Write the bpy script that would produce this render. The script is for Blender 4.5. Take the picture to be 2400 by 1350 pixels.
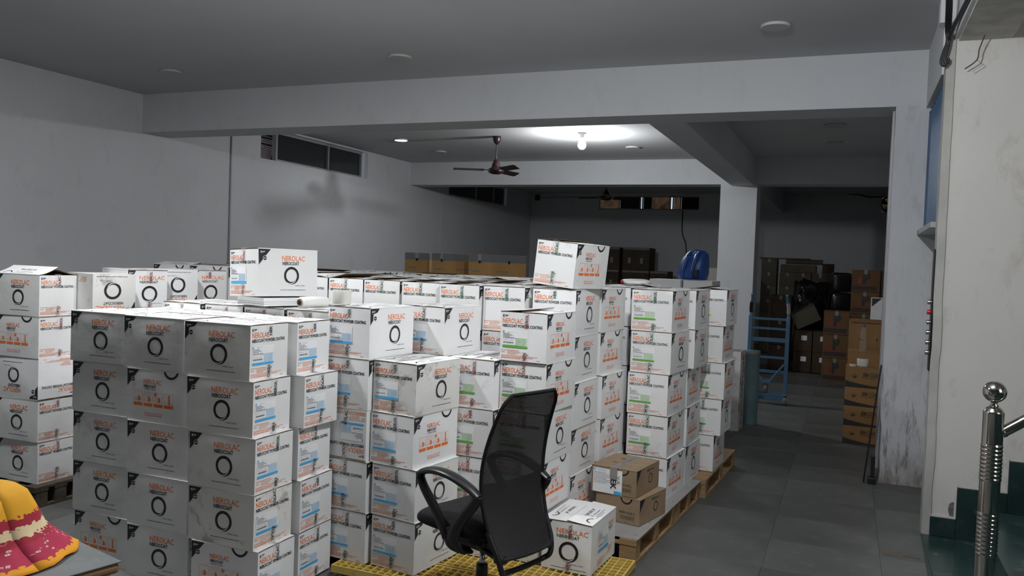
import bpy, bmesh, math, random
from math import sin, cos, pi, radians as rad
from mathutils import Vector, Matrix, Euler

random.seed(7)
SC = bpy.context.scene
COL = SC.collection
for o in list(bpy.data.objects):
    bpy.data.objects.remove(o)

# ------------------------------------------------------------------ camera
F_PX = 1924.3
YAW, PITCH, ROLL, CAM_H = .3892, .03202, .03695, 1.65
cy, sy, cp, sp = cos(YAW), sin(YAW), cos(PITCH), sin(PITCH)
fwd = Vector((-sy * cp, cy * cp, -sp)); rt = Vector((cy, sy, 0)); up = rt.cross(fwd)
r2 = rt * cos(ROLL) + up * sin(ROLL); u2 = -rt * sin(ROLL) + up * cos(ROLL)
cd = bpy.data.cameras.new('camera'); cam = bpy.data.objects.new('camera', cd); COL.objects.link(cam)
cam.matrix_world = Matrix(((r2.x, u2.x, -fwd.x, 0), (r2.y, u2.y, -fwd.y, 0), (r2.z, u2.z, -fwd.z, CAM_H), (0, 0, 0, 1)))
cd.sensor_width = 36; cd.lens = F_PX * 36 / 2400; cd.clip_start = .05; cd.clip_end = 200
SC.camera = cam
# ------------------------------------------------------------------ world, view, big lights
w = bpy.data.worlds.new('sky'); SC.world = w; w.use_nodes = True
bg = w.node_tree.nodes['Background']; bg.inputs[0].default_value = (.80, .88, 1, 1); bg.inputs[1].default_value = .9
SC.view_settings.view_transform = 'Standard'; SC.view_settings.look = 'None'
SC.view_settings.exposure = 0; SC.view_settings.gamma = 1; SC.view_settings.use_curve_mapping = False
SC.cycles.max_bounces = 8; SC.cycles.diffuse_bounces = 4; SC.cycles.transparent_max_bounces = 12
SC.cycles.use_denoising = True

def area(name, loc, target, size, power, color=(1, 1, 1), size_y=None, shape='DISK', spread=pi):
    l = bpy.data.lights.new(name, 'AREA'); l.energy = power; l.size = size; l.color = color; l.shape = shape; l.spread = spread
    if size_y: l.size_y = size_y
    o = bpy.data.objects.new(name, l); COL.objects.link(o); o.location = loc
    o.rotation_euler = (Vector(target) - Vector(loc)).to_track_quat('-Z', 'Y').to_euler()
    return o
# daylight falling in through the stairwell opening beside the steps
area('stairwell_daylight', (3.6, 1.6, 2.4), (-1.5, 4.2, .9), 1.6, 26, (1, .96, .91), 2.0, 'RECTANGLE')
# bare bulbs of the front bay (above and behind the camera)
def bulb_lamp(name, loc, power, color=(.96, .98, 1), r=.055):
    l = bpy.data.lights.new(name, 'POINT'); l.energy = power; l.shadow_soft_size = r; l.color = color
    o = bpy.data.objects.new(name, l); COL.objects.link(o); o.location = loc; return o
area('front_panel_light', (-3.73, 3.05, 3.36), (-3.73, 3.05, 0), .2, 74, (.97, .985, 1))
bulb_lamp('entry_bulb_light', (-.55, 3.0, 3.12), 158)
bulb_lamp('bulb_light', (-3.401, 10.577, 3.12), 105)

# ------------------------------------------------------------------ materials
def nodes(name):
    m = bpy.data.materials.new(name); m.use_nodes = True
    nt = m.node_tree; return m, nt, nt.nodes['Principled BSDF']
def plain(name, col, rough=.6, metal=0, spec=.5, emit=None, emit_s=1, alpha=1, coat=0):
    m, nt, b = nodes(name)
    b.inputs['Base Color'].default_value = (*col, 1); b.inputs['Roughness'].default_value = rough
    b.inputs['Metallic'].default_value = metal; b.inputs['Specular IOR Level'].default_value = spec
    b.inputs['Alpha'].default_value = alpha; b.inputs['Coat Weight'].default_value = coat
    if emit: b.inputs['Emission Color'].default_value = (*emit, 1); b.inputs['Emission Strength'].default_value = emit_s
    return m
def N(nt, typ, **kw):
    n = nt.nodes.new(typ)
    for k, v in kw.items():
        if k in n.inputs: n.inputs[k].default_value = v
        else: setattr(n, k, v)
    return n
def ramp(nt, fac, stops):
    r = nt.nodes.new('ShaderNodeValToRGB'); e = r.color_ramp.elements
    while len(e) < len(stops): e.new(.5)
    for i, (p, c) in enumerate(stops):
        e[i].position = p; e[i].color = (*c, 1) if len(c) == 3 else c
    nt.links.new(fac, r.inputs[0]); return r.outputs[0]
def mix(nt, fac, a, b, mode='MIX'):
    m = nt.nodes.new('ShaderNodeMix'); m.data_type = 'RGBA'; m.blend_type = mode
    for s, v in ((0, fac), (6, a), (7, b)):
        if hasattr(v, 'is_output'): nt.links.new(v, m.inputs[s])
        else: m.inputs[s].default_value = v if s == 0 else (*v, 1)
    return m.outputs[2]
def coords(nt, kind='Object', scale=(1, 1, 1)):
    t = nt.nodes.new('ShaderNodeTexCoord'); mp = nt.nodes.new('ShaderNodeMapping'); mp.inputs['Scale'].default_value = scale
    nt.links.new(t.outputs[kind], mp.inputs[0]); return mp.outputs[0]
def noise(nt, vec, scale, detail=4, rough=.55, dist=0):
    n = N(nt, 'ShaderNodeTexNoise', Scale=scale, Detail=detail, Roughness=rough, Distortion=dist)
    nt.links.new(vec, n.inputs['Vector']); return n.outputs['Fac']
def bump(nt, b, h, s=.2, d=.01):
    n = N(nt, 'ShaderNodeBump', Strength=s, Distance=d); nt.links.new(h, n.inputs['Height']); nt.links.new(n.outputs[0], b.inputs['Normal'])
def textured(name, c1, c2, scale=3, rough=.7, lo=.35, hi=.7, vecscale=(1, 1, 1), fine=0, bumpy=0, spec=.4, metal=0, kind='Object', fine_col=None, jitter=0):
    m, nt, b = nodes(name); v = coords(nt, kind, vecscale)
    c = ramp(nt, noise(nt, v, scale), [(lo, c1), (hi, c2)])
    if fine:
        c = mix(nt, ramp(nt, noise(nt, v, fine, 6, .7), [(.56, (0, 0, 0)), (.74, (1, 1, 1))]), c, fine_col or tuple(x * .6 for x in c2))
    if jitter:
        oi = nt.nodes.new('ShaderNodeObjectInfo')
        c = mix(nt, 1.0, c, ramp(nt, oi.outputs['Random'], [(0, (1 - jitter,) * 3), (1, (1, 1, 1))]), 'MULTIPLY')
    nt.links.new(c, b.inputs['Base Color']); b.inputs['Roughness'].default_value = rough
    b.inputs['Specular IOR Level'].default_value = spec; b.inputs['Metallic'].default_value = metal
    if bumpy: bump(nt, b, noise(nt, v, scale * 9, 5), bumpy)
    return m
M = {}
def wallmat(name, base, grime, grime_amt, low_dirt=0, tint=(.40, .38, .33)):
    m, nt, b = nodes(name); v = coords(nt, 'Object')
    c = ramp(nt, noise(nt, v, .9, 5), [(.3, tuple(x * .93 for x in base)), (.7, base)])
    g = ramp(nt, noise(nt, coords(nt, 'Object', (1, 1, .55)), 4.5, 8, .72, .4), [(.55, (0, 0, 0)), (.78, (grime_amt,) * 3)])
    c = mix(nt, g, c, grime)
    if low_dirt:   # old scuffs and splashes of muck, thick at the foot of the wall
        geo = nt.nodes.new('ShaderNodeNewGeometry'); sp_ = nt.nodes.new('ShaderNodeSeparateXYZ'); nt.links.new(geo.outputs['Position'], sp_.inputs[0])
        hgt = ramp(nt, sp_.outputs[2], [(0, (1, 1, 1)), (.55, (.8, .8, .8)), (1.0, (.12, .12, .12))])
        st = ramp(nt, noise(nt, coords(nt, 'Object', (9, 9, 1.7)), 2.2, 10, .78, 0), [(.50, (0, 0, 0)), (.64, (low_dirt,) * 3)])
        c = mix(nt, mix(nt, 1.0, hgt, st, 'MULTIPLY'), c, (.06, .055, .045))
        hg2 = ramp(nt, sp_.outputs[2], [(0, (1, 1, 1)), (.08, (.7, .7, .7)), (.3, (0, 0, 0))])
        c = mix(nt, mix(nt, 1.0, hg2, ramp(nt, noise(nt, v, 7, 6), [(.3, (.2, .2, .2)), (.6, (low_dirt,) * 3)]), 'MULTIPLY'), c, (.20, .17, .13))
    nt.links.new(c, b.inputs['Base Color']); b.inputs['Roughness'].default_value = .75; b.inputs['Specular IOR Level'].default_value = .25
    bump(nt, b, noise(nt, v, 14, 6), .12, .01)
    return m
M['wall'] = wallmat('painted_wall', (.62, .635, .655), (.34, .34, .34), .28)
M['pillar'] = wallmat('scuffed_pillar', (.62, .635, .655), (.26, .25, .23), .55, .8)
M['stairwall'] = wallmat('stair_wall', (.60, .59, .57), (.36, .33, .27), .9)
M['ceil'] = wallmat('ceiling_paint', (.52, .525, .53), (.42, .42, .42), .3)
M['plaster'] = textured('broken_plaster', (.42, .41, .39), (.60, .59, .56), 6, .9, bumpy=.6)
M['patch'] = textured('recess_patch', (.085, .07, .055), (.15, .13, .11), 16, .9, bumpy=.3)
M['chip'] = textured('bare_cement', (.09, .09, .095), (.24, .24, .245), 22, .95, bumpy=.6)
M['strip'] = textured('grey_plaster_edge', (.36, .355, .335), (.44, .435, .41), 5, .85, bumpy=.15)
M['tile'] = textured('grey_stone_tile', (.105, .11, .105), (.165, .17, .162), 2.2, .42, fine=9, fine_col=(.21, .20, .185), spec=.4, jitter=.35, bumpy=.05)
M['floor'] = textured('stone_floor', (.09, .094, .09), (.14, .145, .138), 1.4, .5, fine=7, fine_col=(.24, .23, .21))
M['marble'] = textured('green_marble', (.014, .036, .034), (.03, .066, .06), 2.5, .25, fine=6, fine_col=(.12, .16, .15), spec=.5, vecscale=(1, 1, 1))
M['skirt'] = textured('green_marble_skirting', (.010, .026, .025), (.02, .045, .042), 3, .35, fine=6, fine_col=(.05, .075, .07), spec=.5)
def cartonmat(name, base, dirt, lo=.62, hi=.80, dcol=(.16, .145, .12)):
    m, nt, b = nodes(name); v = coords(nt, 'Object')
    oi = nt.nodes.new('ShaderNodeObjectInfo')
    va = nt.nodes.new('ShaderNodeVectorMath'); va.operation = 'ADD'; nt.links.new(v, va.inputs[0])
    cx = nt.nodes.new('ShaderNodeCombineXYZ'); ml = N(nt, 'ShaderNodeMath', operation='MULTIPLY'); ml.inputs[1].default_value = 40
    nt.links.new(oi.outputs['Random'], ml.inputs[0])
    for i in range(3): nt.links.new(ml.outputs[0], cx.inputs[i])
    nt.links.new(cx.outputs[0], va.inputs[1]); vv = va.outputs[0]
    c = mix(nt, 1.0, base, ramp(nt, oi.outputs['Random'], [(0, (.90, .90, .885)), (1, (1, 1, 1))]), 'MULTIPLY')
    c = mix(nt, ramp(nt, noise(nt, vv, 5, 8, .75, .3), [(lo, (0, 0, 0)), (hi, (dirt,) * 3)]), c, dcol)
    c = mix(nt, ramp(nt, noise(nt, vv, 1.6, 3), [(.4, (0, 0, 0)), (.7, (.18,) * 3)]), c, (.58, .56, .51))
    nt.links.new(c, b.inputs['Base Color']); b.inputs['Roughness'].default_value = .62; b.inputs['Specular IOR Level'].default_value = .28
    bump(nt, b, noise(nt, vv, 8, 5), .22, .012)
    return m
WH = (.85, .855, .865)
M['carton'] = cartonmat('white_card', WH, .42, .60, .82)
M['carton_dirty'] = cartonmat('soiled_white_card', (.80, .795, .78), .9, .53, .68)
M['kraft'] = textured('kraft_card', (.29, .205, .125), (.37, .27, .17), 4, .75, fine=30, fine_col=(.20, .125, .06), jitter=.15)
M['kraft_edge'] = plain('corrugated_edge', (.10, .062, .035), .9)
M['brown'] = textured('brown_card', (.13, .062, .022), (.17, .085, .032), 4, .7, jitter=.2)
M['brown_dk'] = textured('dark_brown_card', (.060, .038, .022), (.085, .055, .032), 4, .75, jitter=.25)
M['olive'] = textured('olive_grey_card', (.095, .082, .055), (.125, .108, .075), 4, .75, jitter=.2)
M['amber'] = textured('amber_card', (.27, .145, .048), (.33, .18, .065), 4, .6, jitter=.1)
M['amber_lt'] = textured('light_amber_card', (.40, .225, .08), (.47, .27, .10), 4, .6, jitter=.1)
M['greycard'] = plain('grey_band_print', (.16, .165, .175), .5)
M['ink'] = plain('black_ink', (.016, .016, .018), .5)
M['orange'] = plain('orange_ink', (.86, .19, .03), .5)
M['orange_lt'] = plain('pale_orange_ink', (.72, .33, .21), .5)
M['white_ink'] = plain('white_ink', (.82, .82, .82), .5)
M['blue'] = plain('blue_ink', (.06, .42, .80), .5)
M['blue_lt'] = plain('pale_blue_ink', (.46, .66, .84), .5)
M['green'] = plain('green_ink', (.12, .42, .05), .5)
M['green_lt'] = plain('pale_green_ink', (.48, .68, .42), .5)
M['yellow'] = plain('yellow_ink', (.85, .66, .01), .5)
M['yellow_lt'] = plain('pale_yellow_ink', (.80, .74, .45), .5)
M['maroon'] = plain('maroon_ink', (.22, .015, .022), .4)
M['green_dk'] = plain('dark_green_ink', (.02, .13, .07), .4)
M['grey_ink'] = plain('grey_ink', (.22, .22, .24), .5)
M['paper'] = plain('label_paper', (.86, .87, .88), .4)
m, nt, b = nodes('clear_tape'); b.inputs['Base Color'].default_value = (.72, .71, .68, 1); b.inputs['Roughness'].default_value = .18
b.inputs['Alpha'].default_value = .17; b.inputs['Specular IOR Level'].default_value = .6; M['tape'] = m
M['tape_brown'] = plain('old_clear_tape', (.40, .36, .33), .2, alpha=.6)
M['wood'] = textured('pallet_wood', (.30, .185, .085), (.43, .285, .15), 3, .75, vecscale=(1, 7, 7), fine=14, fine_col=(.18, .11, .055), bumpy=.25, jitter=.18)
M['wood_dk'] = textured('old_pallet_wood', (.055, .042, .03), (.10, .08, .06), 3, .85, vecscale=(1, 6, 6), bumpy=.3)
M['sheet'] = textured('grey_metal_sheet', (.36, .36, .36), (.47, .47, .46), 3, .42, metal=.3, fine=14, fine_col=(.30, .28, .25))
M['frp'] = textured('yellow_grating', (.62, .43, .09), (.74, .55, .16), 9, .5, fine=12, fine_col=(.48, .36, .13))
M['blackp'] = plain('black_plastic', (.013, .013, .014), .36, spec=.5)
M['blackm'] = plain('black_tube', (.022, .022, .024), .33, spec=.5, metal=.3)
M['fabric'] = textured('black_seat_fabric', (.010, .010, .011), (.017, .017, .018), 60, .85, spec=.25, bumpy=.2)
M['steel'] = plain('stainless_steel', (.58, .56, .53), .12, 1)
M['chrome'] = plain('chrome_tube', (.55, .53, .49), .2, 1)
M['blue_sheet'] = textured('blue_painted_sheet', (.012, .085, .21), (.018, .11, .26), 2, .4, spec=.45)
M['blue_frame'] = plain('blue_enamel', (.075, .19, .34), .4, metal=0, spec=.5)
M['teal'] = textured('teal_wrap', (.11, .175, .195), (.15, .225, .245), 6, .35)
M['cable'] = plain('black_cable', (.012, .012, .013), .5)
M['lamp_white'] = plain('lamp_housing', (.50, .50, .50), .6)
M['lamp_off'] = plain('lamp_diffuser', (.44, .44, .43), .5)
M['lamp_on'] = plain('lit_diffuser', (1, 1, 1), .5, emit=(.97, .99, 1), emit_s=9)
M['bulb'] = plain('lit_bulb', (1, 1, 1), .5, emit=(.97, .99, 1), emit_s=30)
M['fan_brown'] = plain('maroon_fan_enamel', (.026, .009, .010), .35, spec=.5)
M['fan_dark'] = plain('dark_fan_blade', (.022, .014, .013), .35)
M['alu'] = plain('aluminium_frame', (.36, .36, .37), .45, .2)
M['glass'] = plain('dark_glass', (.028, .031, .032), .12, spec=.5)
M['dark'] = plain('dark_opening', (.01, .01, .01), .9)
m, nt, b = nodes('lit_dusty_pane'); v = coords(nt)
c = ramp(nt, noise(nt, v, 5, 5), [(.3, (.10, .055, .025)), (.7, (.50, .34, .22))])
nt.links.new(c, b.inputs['Base Color']); nt.links.new(c, b.inputs['Emission Color']); b.inputs['Emission Strength'].default_value = .10
M['lit_pane'] = m
M['jali'] = textured('outdoor_lattice', (.55, .46, .46), (.75, .70, .70), 20, .7)
M['pet'] = plain('clear_plastic', (.85, .88, .90), .06, alpha=.08, spec=.9)
M['film'] = plain('stretch_film', (.78, .78, .75), .22, spec=.6)
M['cardtube'] = plain('card_tube', (.20, .13, .085), .8)
M['tape_roll'] = plain('tape_roll_side', (.66, .655, .60), .25, spec=.5)
M['bag_black'] = plain('black_polythene', (.012, .012, .013), .22, spec=.5)
M['bag_blue'] = textured('blue_nylon', (.010, .045, .20), (.018, .085, .36), 9, .38, spec=.5)
M['bag_navy'] = plain('navy_nylon', (.012, .02, .06), .5)
M['red'] = plain('red_plastic', (.5, .01, .015), .3)
M['rubber'] = plain('grey_rubber', (.17, .165, .155), .6)
M['laminate'] = textured('grey_laminate', (.125, .135, .138), (.165, .178, .18), 9, .38, fine=26, fine_col=(.21, .215, .205))
M['table_edge'] = textured('brown_table_edge', (.20, .115, .05), (.27, .16, .08), 4, .5)
M['cream'] = plain('cream_panel', (.55, .545, .50), .5)
M['whitep'] = plain('white_plastic', (.75, .75, .74), .35)
m, nt, b = nodes('backrest_mesh'); v = coords(nt, 'Object', (1, 1, 1))
ck = []
for ax in ((230, 0), (0, 230)):
    wv = N(nt, 'ShaderNodeTexWave', Scale=1.0); wv.wave_type = 'BANDS'
    wv.bands_direction = 'X'
    mp = nt.nodes.new('ShaderNodeMapping'); mp.inputs['Scale'].default_value = (1, 1, 1)
    nt.links.new(v, mp.inputs[0])
    sx = nt.nodes.new('ShaderNodeSeparateXYZ'); nt.links.new(mp.outputs[0], sx.inputs[0])
    cmb = nt.nodes.new('ShaderNodeCombineXYZ'); mu = N(nt, 'ShaderNodeMath', operation='MULTIPLY'); mu.inputs[1].default_value = 75
    nt.links.new(sx.outputs[1 if ax[0] else 2], mu.inputs[0]); nt.links.new(mu.outputs[0], cmb.inputs[0]); nt.links.new(cmb.outputs[0], wv.inputs['Vector'])
    ck.append(wv.outputs['Fac'])
mm = N(nt, 'ShaderNodeMath', operation='MULTIPLY'); nt.links.new(ck[0], mm.inputs[0]); nt.links.new(ck[1], mm.inputs[1])
gt = ramp(nt, mm.outputs[0], [(.45, (1, 1, 1)), (.75, (.70, .70, .70))])
nt.links.new(gt, b.inputs['Alpha']); b.inputs['Base Color'].default_value = (.012, .012, .013, 1); b.inputs['Roughness'].default_value = .6
M['mesh'] = m
# tie-dyed cloth: the dye pattern is the cloth's own
m, nt, b = nodes('tie_dyed_cotton'); uvn = nt.nodes.new('ShaderNodeUVMap'); uvn.uv_map = 'UVMap'
sx = nt.nodes.new('ShaderNodeSeparateXYZ'); nt.links.new(uvn.outputs[0], sx.inputs[0])
vo = N(nt, 'ShaderNodeTexVoronoi', voronoi_dimensions='2D', Scale=30.0); nt.links.new(uvn.outputs[0], vo.inputs['Vector'])
ad = N(nt, 'ShaderNodeMath', operation='MULTIPLY_ADD'); ad.inputs[1].default_value = .055; nt.links.new(vo.outputs['Distance'], ad.inputs[0]); nt.links.new(sx.outputs[1], ad.inputs[2])
Y1, RD, CR, PK = (.66, .32, .012), (.30, .012, .030), (.62, .50, .30), (.36, .016, .055)
r = nt.nodes.new('ShaderNodeValToRGB'); r.color_ramp.interpolation = 'CONSTANT'; e = r.color_ramp.elements
for i, (p_, c_) in enumerate([(0, (.68, .28, .008)), (.10, PK), (.30, RD), (.36, CR), (.45, RD), (.54, Y1)]):
    if i > 1: e.new(.5)
    e[i].position = p_; e[i].color = (*c_, 1)
nt.links.new(ad.outputs[0], r.inputs[0])
v2 = N(nt, 'ShaderNodeTexVoronoi', voronoi_dimensions='2D', Scale=24.0); nt.links.new(uvn.outputs[0], v2.inputs['Vector'])
ring = ramp(nt, v2.outputs['Distance'], [(.0, (0, 0, 0)), (.06, (0, 0, 0)), (.10, (1, 1, 1)), (.19, (1, 1, 1)), (.24, (0, 0, 0))])
v3 = N(nt, 'ShaderNodeTexVoronoi', voronoi_dimensions='2D', Scale=4.0); nt.links.new(uvn.outputs[0], v3.inputs['Vector'])
near = ramp(nt, v3.outputs['Distance'], [(.36, (0, 0, 0)), (.40, (1, 1, 1)), (.48, (1, 1, 1)), (.52, (0, 0, 0))])
inpk = ramp(nt, sx.outputs[1], [(.10, (0, 0, 0)), (.12, (1, 1, 1)), (.33, (1, 1, 1)), (.36, (0, 0, 0))])
c = mix(nt, mix(nt, 1.0, mix(nt, 1.0, ring, near, 'MULTIPLY'), inpk, 'MULTIPLY'), r.outputs[0], (.66, .55, .48))
nt.links.new(c, b.inputs['Base Color']); b.inputs['Roughness'].default_value = .85
M['cloth'] = m

# ------------------------------------------------------------------ mesh helpers
class MB:
    def __init__(s): s.v, s.f, s.m, s.mats, s.sm = [], [], [], [], []
    def mi(s, mat):
        mat = M[mat] if isinstance(mat, str) else mat
        if mat not in s.mats: s.mats.append(mat)
        return s.mats.index(mat)
    def add(s, vs, fs, mat, smooth=False):
        o = len(s.v); i = s.mi(mat); s.v += [tuple(x) for x in vs]
        for f in fs: s.f.append(tuple(o + k for k in f)); s.m.append(i); s.sm.append(smooth)
    def box(s, lo, hi, mat, mx=None, bev=0):
        (x0, y0, z0), (x1, y1, z1) = lo, hi
        if bev:
            bm = bmesh.new(); bmesh.ops.create_cube(bm, size=1)
            for q in bm.verts: q.co = Vector((x0 + (q.co.x + .5) * (x1 - x0), y0 + (q.co.y + .5) * (y1 - y0), z0 + (q.co.z + .5) * (z1 - z0)))
            bmesh.ops.bevel(bm, geom=list(bm.edges), offset=bev, segments=2, affect='EDGES', profile=.5)
            bm.verts.ensure_lookup_table(); vs = [q.co.copy() for q in bm.verts]; fs = [[q.index for q in f.verts] for f in bm.faces]; bm.free()
        else:
            vs = [Vector(q) for q in ((x0, y0, z0), (x1, y0, z0), (x1, y1, z0), (x0, y1, z0), (x0, y0, z1), (x1, y0, z1), (x1, y1, z1), (x0, y1, z1))]
            fs = [(3, 2, 1, 0), (4, 5, 6, 7), (0, 1, 5, 4), (1, 2, 6, 5), (2, 3, 7, 6), (3, 0, 4, 7)]
        if mx is not None: vs = [mx @ q for q in vs]
        s.add(vs, fs, mat)
    def tube(s, pts, r, mat, n=10, cap=True, ry=None, smooth=True, upv=None):
        pts = [Vector(p) for p in pts]; vs, fs = [], []
        k = len(pts); rr = r if isinstance(r, (list, tuple)) else [r] * k
        ryy = ry if isinstance(ry, (list, tuple)) else [ry] * k
        pu = None
        for i, p in enumerate(pts):
            t = (pts[min(i + 1, k - 1)] - pts[max(i - 1, 0)]).normalized()
            if upv is not None: a = Vector(upv)
            else: a = pu if pu is not None else (Vector((0, 0, 1)) if abs(t.z) < .9 else Vector((1, 0, 0)))
            e1 = (a - t * a.dot(t)).normalized(); e2 = t.cross(e1); pu = e1
            for j in range(n):
                an = 2 * pi * j / n; vs.append(p + e1 * cos(an) * rr[i] + e2 * sin(an) * (ryy[i] if ryy[i] else rr[i]))
        for i in range(k - 1):
            for j in range(n): fs.append((i * n + j, i * n + (j + 1) % n, (i + 1) * n + (j + 1) % n, (i + 1) * n + j))
        s.add(vs, fs, mat, smooth)
        if cap:
            s.add(vs[:n][::-1], [tuple(range(n))], mat); s.add(vs[-n:], [tuple(range(n))], mat)
    def lathe(s, prof, mat, n=24, mx=None, smooth=True):
        vs = [Vector((r * cos(2 * pi * j / n), r * sin(2 * pi * j / n), z)) for r, z in prof for j in range(n)]
        if mx is not None: vs = [mx @ q for q in vs]
        fs = [(i * n + j, i * n + (j + 1) % n, (i + 1) * n + (j + 1) % n, (i + 1) * n + j) for i in range(len(prof) - 1) for j in range(n)]
        s.add(vs, fs, mat, smooth)
    def mesh(s, name):
        me = bpy.data.meshes.new(name); me.from_pydata(s.v, [], s.f)
        for q in s.mats: me.materials.append(q)
        me.polygons.foreach_set('material_index', s.m); me.polygons.foreach_set('use_smooth', s.sm); me.update()
        return me
def link(name, me, parent=None, loc=(0, 0, 0), rot=(0, 0, 0)):
    o = bpy.data.objects.new(name, me); COL.objects.link(o); o.location = loc; o.rotation_euler = rot
    if parent is not None: o.parent = parent
    return o
def tag(o, label, cat, group=None):
    o['label'] = label; o['category'] = cat
    if group: o['group'] = group
    return o
def thing(name, label, cat, loc=(0, 0, 0), rot=(0, 0, 0), group=None):
    return tag(link(name, None, None, loc, rot), label, cat, group)
def struct(name, mb, parent=None, loc=(0, 0, 0), rot=(0, 0, 0)):
    o = link(name, mb.mesh(name), parent, loc, rot)
    if parent is None: o['kind'] = 'structure'
    return o
def boxes(mat, *bs):
    b_ = MB()
    for lo, hi in bs: b_.box(lo, hi, mat)
    return b_

# ------------------------------------------------------------------ the room
XL, XR, YB, ZC = -7.59, .92, 19.6, 3.41
Y1A, Y1B, ZB1 = 7.138, 7.57, 2.979
Y2A, Y2B, ZB2 = 13.375, 13.80, 3.002
struct('floor', boxes('floor', ((-9, -3, -.2), (6, 20, -.012))))
struct('ceiling', boxes('ceil', ((-8.2, -3, ZC), (6, 20, ZC + .2))))
# side wall with the two strip window openings
wl = MB()
wx0, wx1 = XL - .3, XL
for y0, y1 in ((-3, 9.19), (11.90, 14.95), (18.0, 20)):
    wl.box((wx0, y0, -.1), (wx1, y1, ZC + .1), 'wall')
for y0, y1 in ((9.19, 11.90), (14.95, 18.0)):
    wl.box((wx0, y0, -.1), (wx1, y1, 2.955), 'wall'); wl.box((wx0, y0, 3.385), (wx1, y1, ZC + .1), 'wall')
struct('wall_left', wl)
wb = MB()
wb.box((XL - .3, YB, -.1), (-5.80, YB + .3, ZC + .1), 'wall'); wb.box((-5.80, YB, -.1), (-3.36, YB + .3, 3.02), 'wall')
wb.box((-5.80, YB, 3.36), (-3.36, YB + .3, ZC + .1), 'wall'); wb.box((-3.36, YB, -.1), (.58, YB + .3, ZC + .1), 'wall')
wb.box((.58, YB, -.1), (.92, YB + .3, 3.02), 'wall'); wb.box((.58, YB, 3.37), (.92, YB + .3, ZC + .1), 'wall'); wb.box((.92, YB, -.1), (1.3, YB + .3, ZC + .1), 'wall')
struct('wall_back', wb)
struct('wall_right', boxes('wall', ((XR, 7.57, -.1), (XR + .3, 20, ZC + .1)), ((.95, 5.98, -.1), (1.2, 7.57, ZC + .1))))
struct('wall_front', boxes('floor', ((-8.2, -3.3, -.1), (6, -3, ZC + .1))))  # unseen wall; its dark finish is chosen to cut bounce light
struct('wall_far_right', boxes('wall', ((5.4, -3, -.1), (5.7, 6, ZC + .1))))
struct('beam_front', boxes('wall', ((XL, Y1A, ZB1), (.95, Y1B, ZC + .05))))
struct('beam_middle', boxes('wall', ((XL, Y2A, ZB2), (XR, Y2B, ZC + .05))))
struct('beam_cross', boxes('wall', ((-1.79, Y1B, ZB1), (-1.45, Y2A, ZC + .05)), ((-1.79, Y2B, ZB1), (-1.45, YB, ZC + .05))))
struct('column_middle', boxes('wall', ((-1.96, Y2A - .004, -.1), (-1.40, 13.95, ZB2 + .3))))
def dented_panel(name, x0, x1, y0, y1, z0, z1, mat, ragged=.02, seed=3):
    rnd = random.Random(seed); n = 26; b_ = MB(); vs, fs = [], []
    for k in range(n + 1):
        z = z0 + (z1 - z0) * k / n; d = ragged * max(0, 1 - (z - z0) / 1.3) * rnd.random()
        vs += [(x0 + d, y0, z), (x1, y0, z), (x1, y1, z), (x0 + d * .6, y1, z)]
    for k in range(n):
        o = 4 * k
        for j in range(4): fs.append((o + j, o + (j + 1) % 4, o + 4 + (j + 1) % 4, o + 4 + j))
    b_.add(vs, fs, mat); return struct(name, b_)
dented_panel('pillar_doorway', .278, .95, Y1A - .001, Y1B, -.02, ZB1 - .0005, 'pillar', .035)
struct('trim_1', boxes('alu', ((.262, 7.30, 0), (.284, 7.36, ZB1)), ((.266, 7.47, 0), (.284, 7.56, ZB1))))
# stair side: big wall, its end return, lintel, lift recess, overhead beam
struct('wall_stair', boxes('stairwall', ((.545, 5.85, -.05), (5.4, 5.98, 3.1299)), ((.5, 5.85, 3.13), (5.4, 5.98, ZC + .05))))
ret = MB()
rnd = random.Random(4)
vs, fs = [], []; n = 40
for k in range(n + 1):
    z = 3.2 * k / n; d = .006 * rnd.random() if z < 1.4 else .002 * rnd.random()
    vs += [(.500 + d, 5.845, z), (.548 + d * 1.5, 5.838, z), (.548, 5.98, z), (.500 + d, 5.98, z)]
for k in range(n):
    o = 4 * k
    for j in range(4): fs.append((o + j, o + (j + 1) % 4, o + 4 + (j + 1) % 4, o + 4 + j))
ret.add(vs, fs, 'strip'); struct('trim_2', ret)
struct('wall_lintel', boxes('wall', ((.49, 5.98, 2.96), (.95, Y1A, ZC + .05)), ((.455, 5.86, 3.26), (.50, 5.98, ZC + .05))))
struct('beam_stair', boxes('plaster', ((.565, -3, 3.135), (.855, 5.85, ZC + .05))))
struct('trim_3', boxes('wall', ((.542, 3.2, 3.15), (.564, 5.849, ZC + .02))))
sill = MB(); sill.box((.47, 5.98, 1.975), (.95, Y1A, 2.01), 'alu'); struct('trim_4', sill)
# corrugated blue sheet above the lift recess
cs = MB(); n = 44; vs, fs = [], []
for k in range(n + 1):
    y = 5.985 + (Y1A - 5.99) * k / n; x = .515 + (.003 if (k // 2) % 2 else -.002)
    zt = 2.93 - .03 * ((k // 3) % 2)
    vs += [(x, y, 2.011), (x, y, zt), (x + .01, y, 2.011), (x + .01, y, zt)]
for k in range(n):
    o = 4 * k; fs += [(o, o + 4, o + 5, o + 1), (o + 2, o + 3, o + 7, o + 6), (o + 1, o + 5, o + 7, o + 3)]
cs.add(vs, fs, 'blue_sheet')
tag(link('corrugated_sheet', cs.mesh('corrugated_sheet')), 'blue corrugated metal sheet closing the opening beside the doorway', 'sheet')

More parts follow.
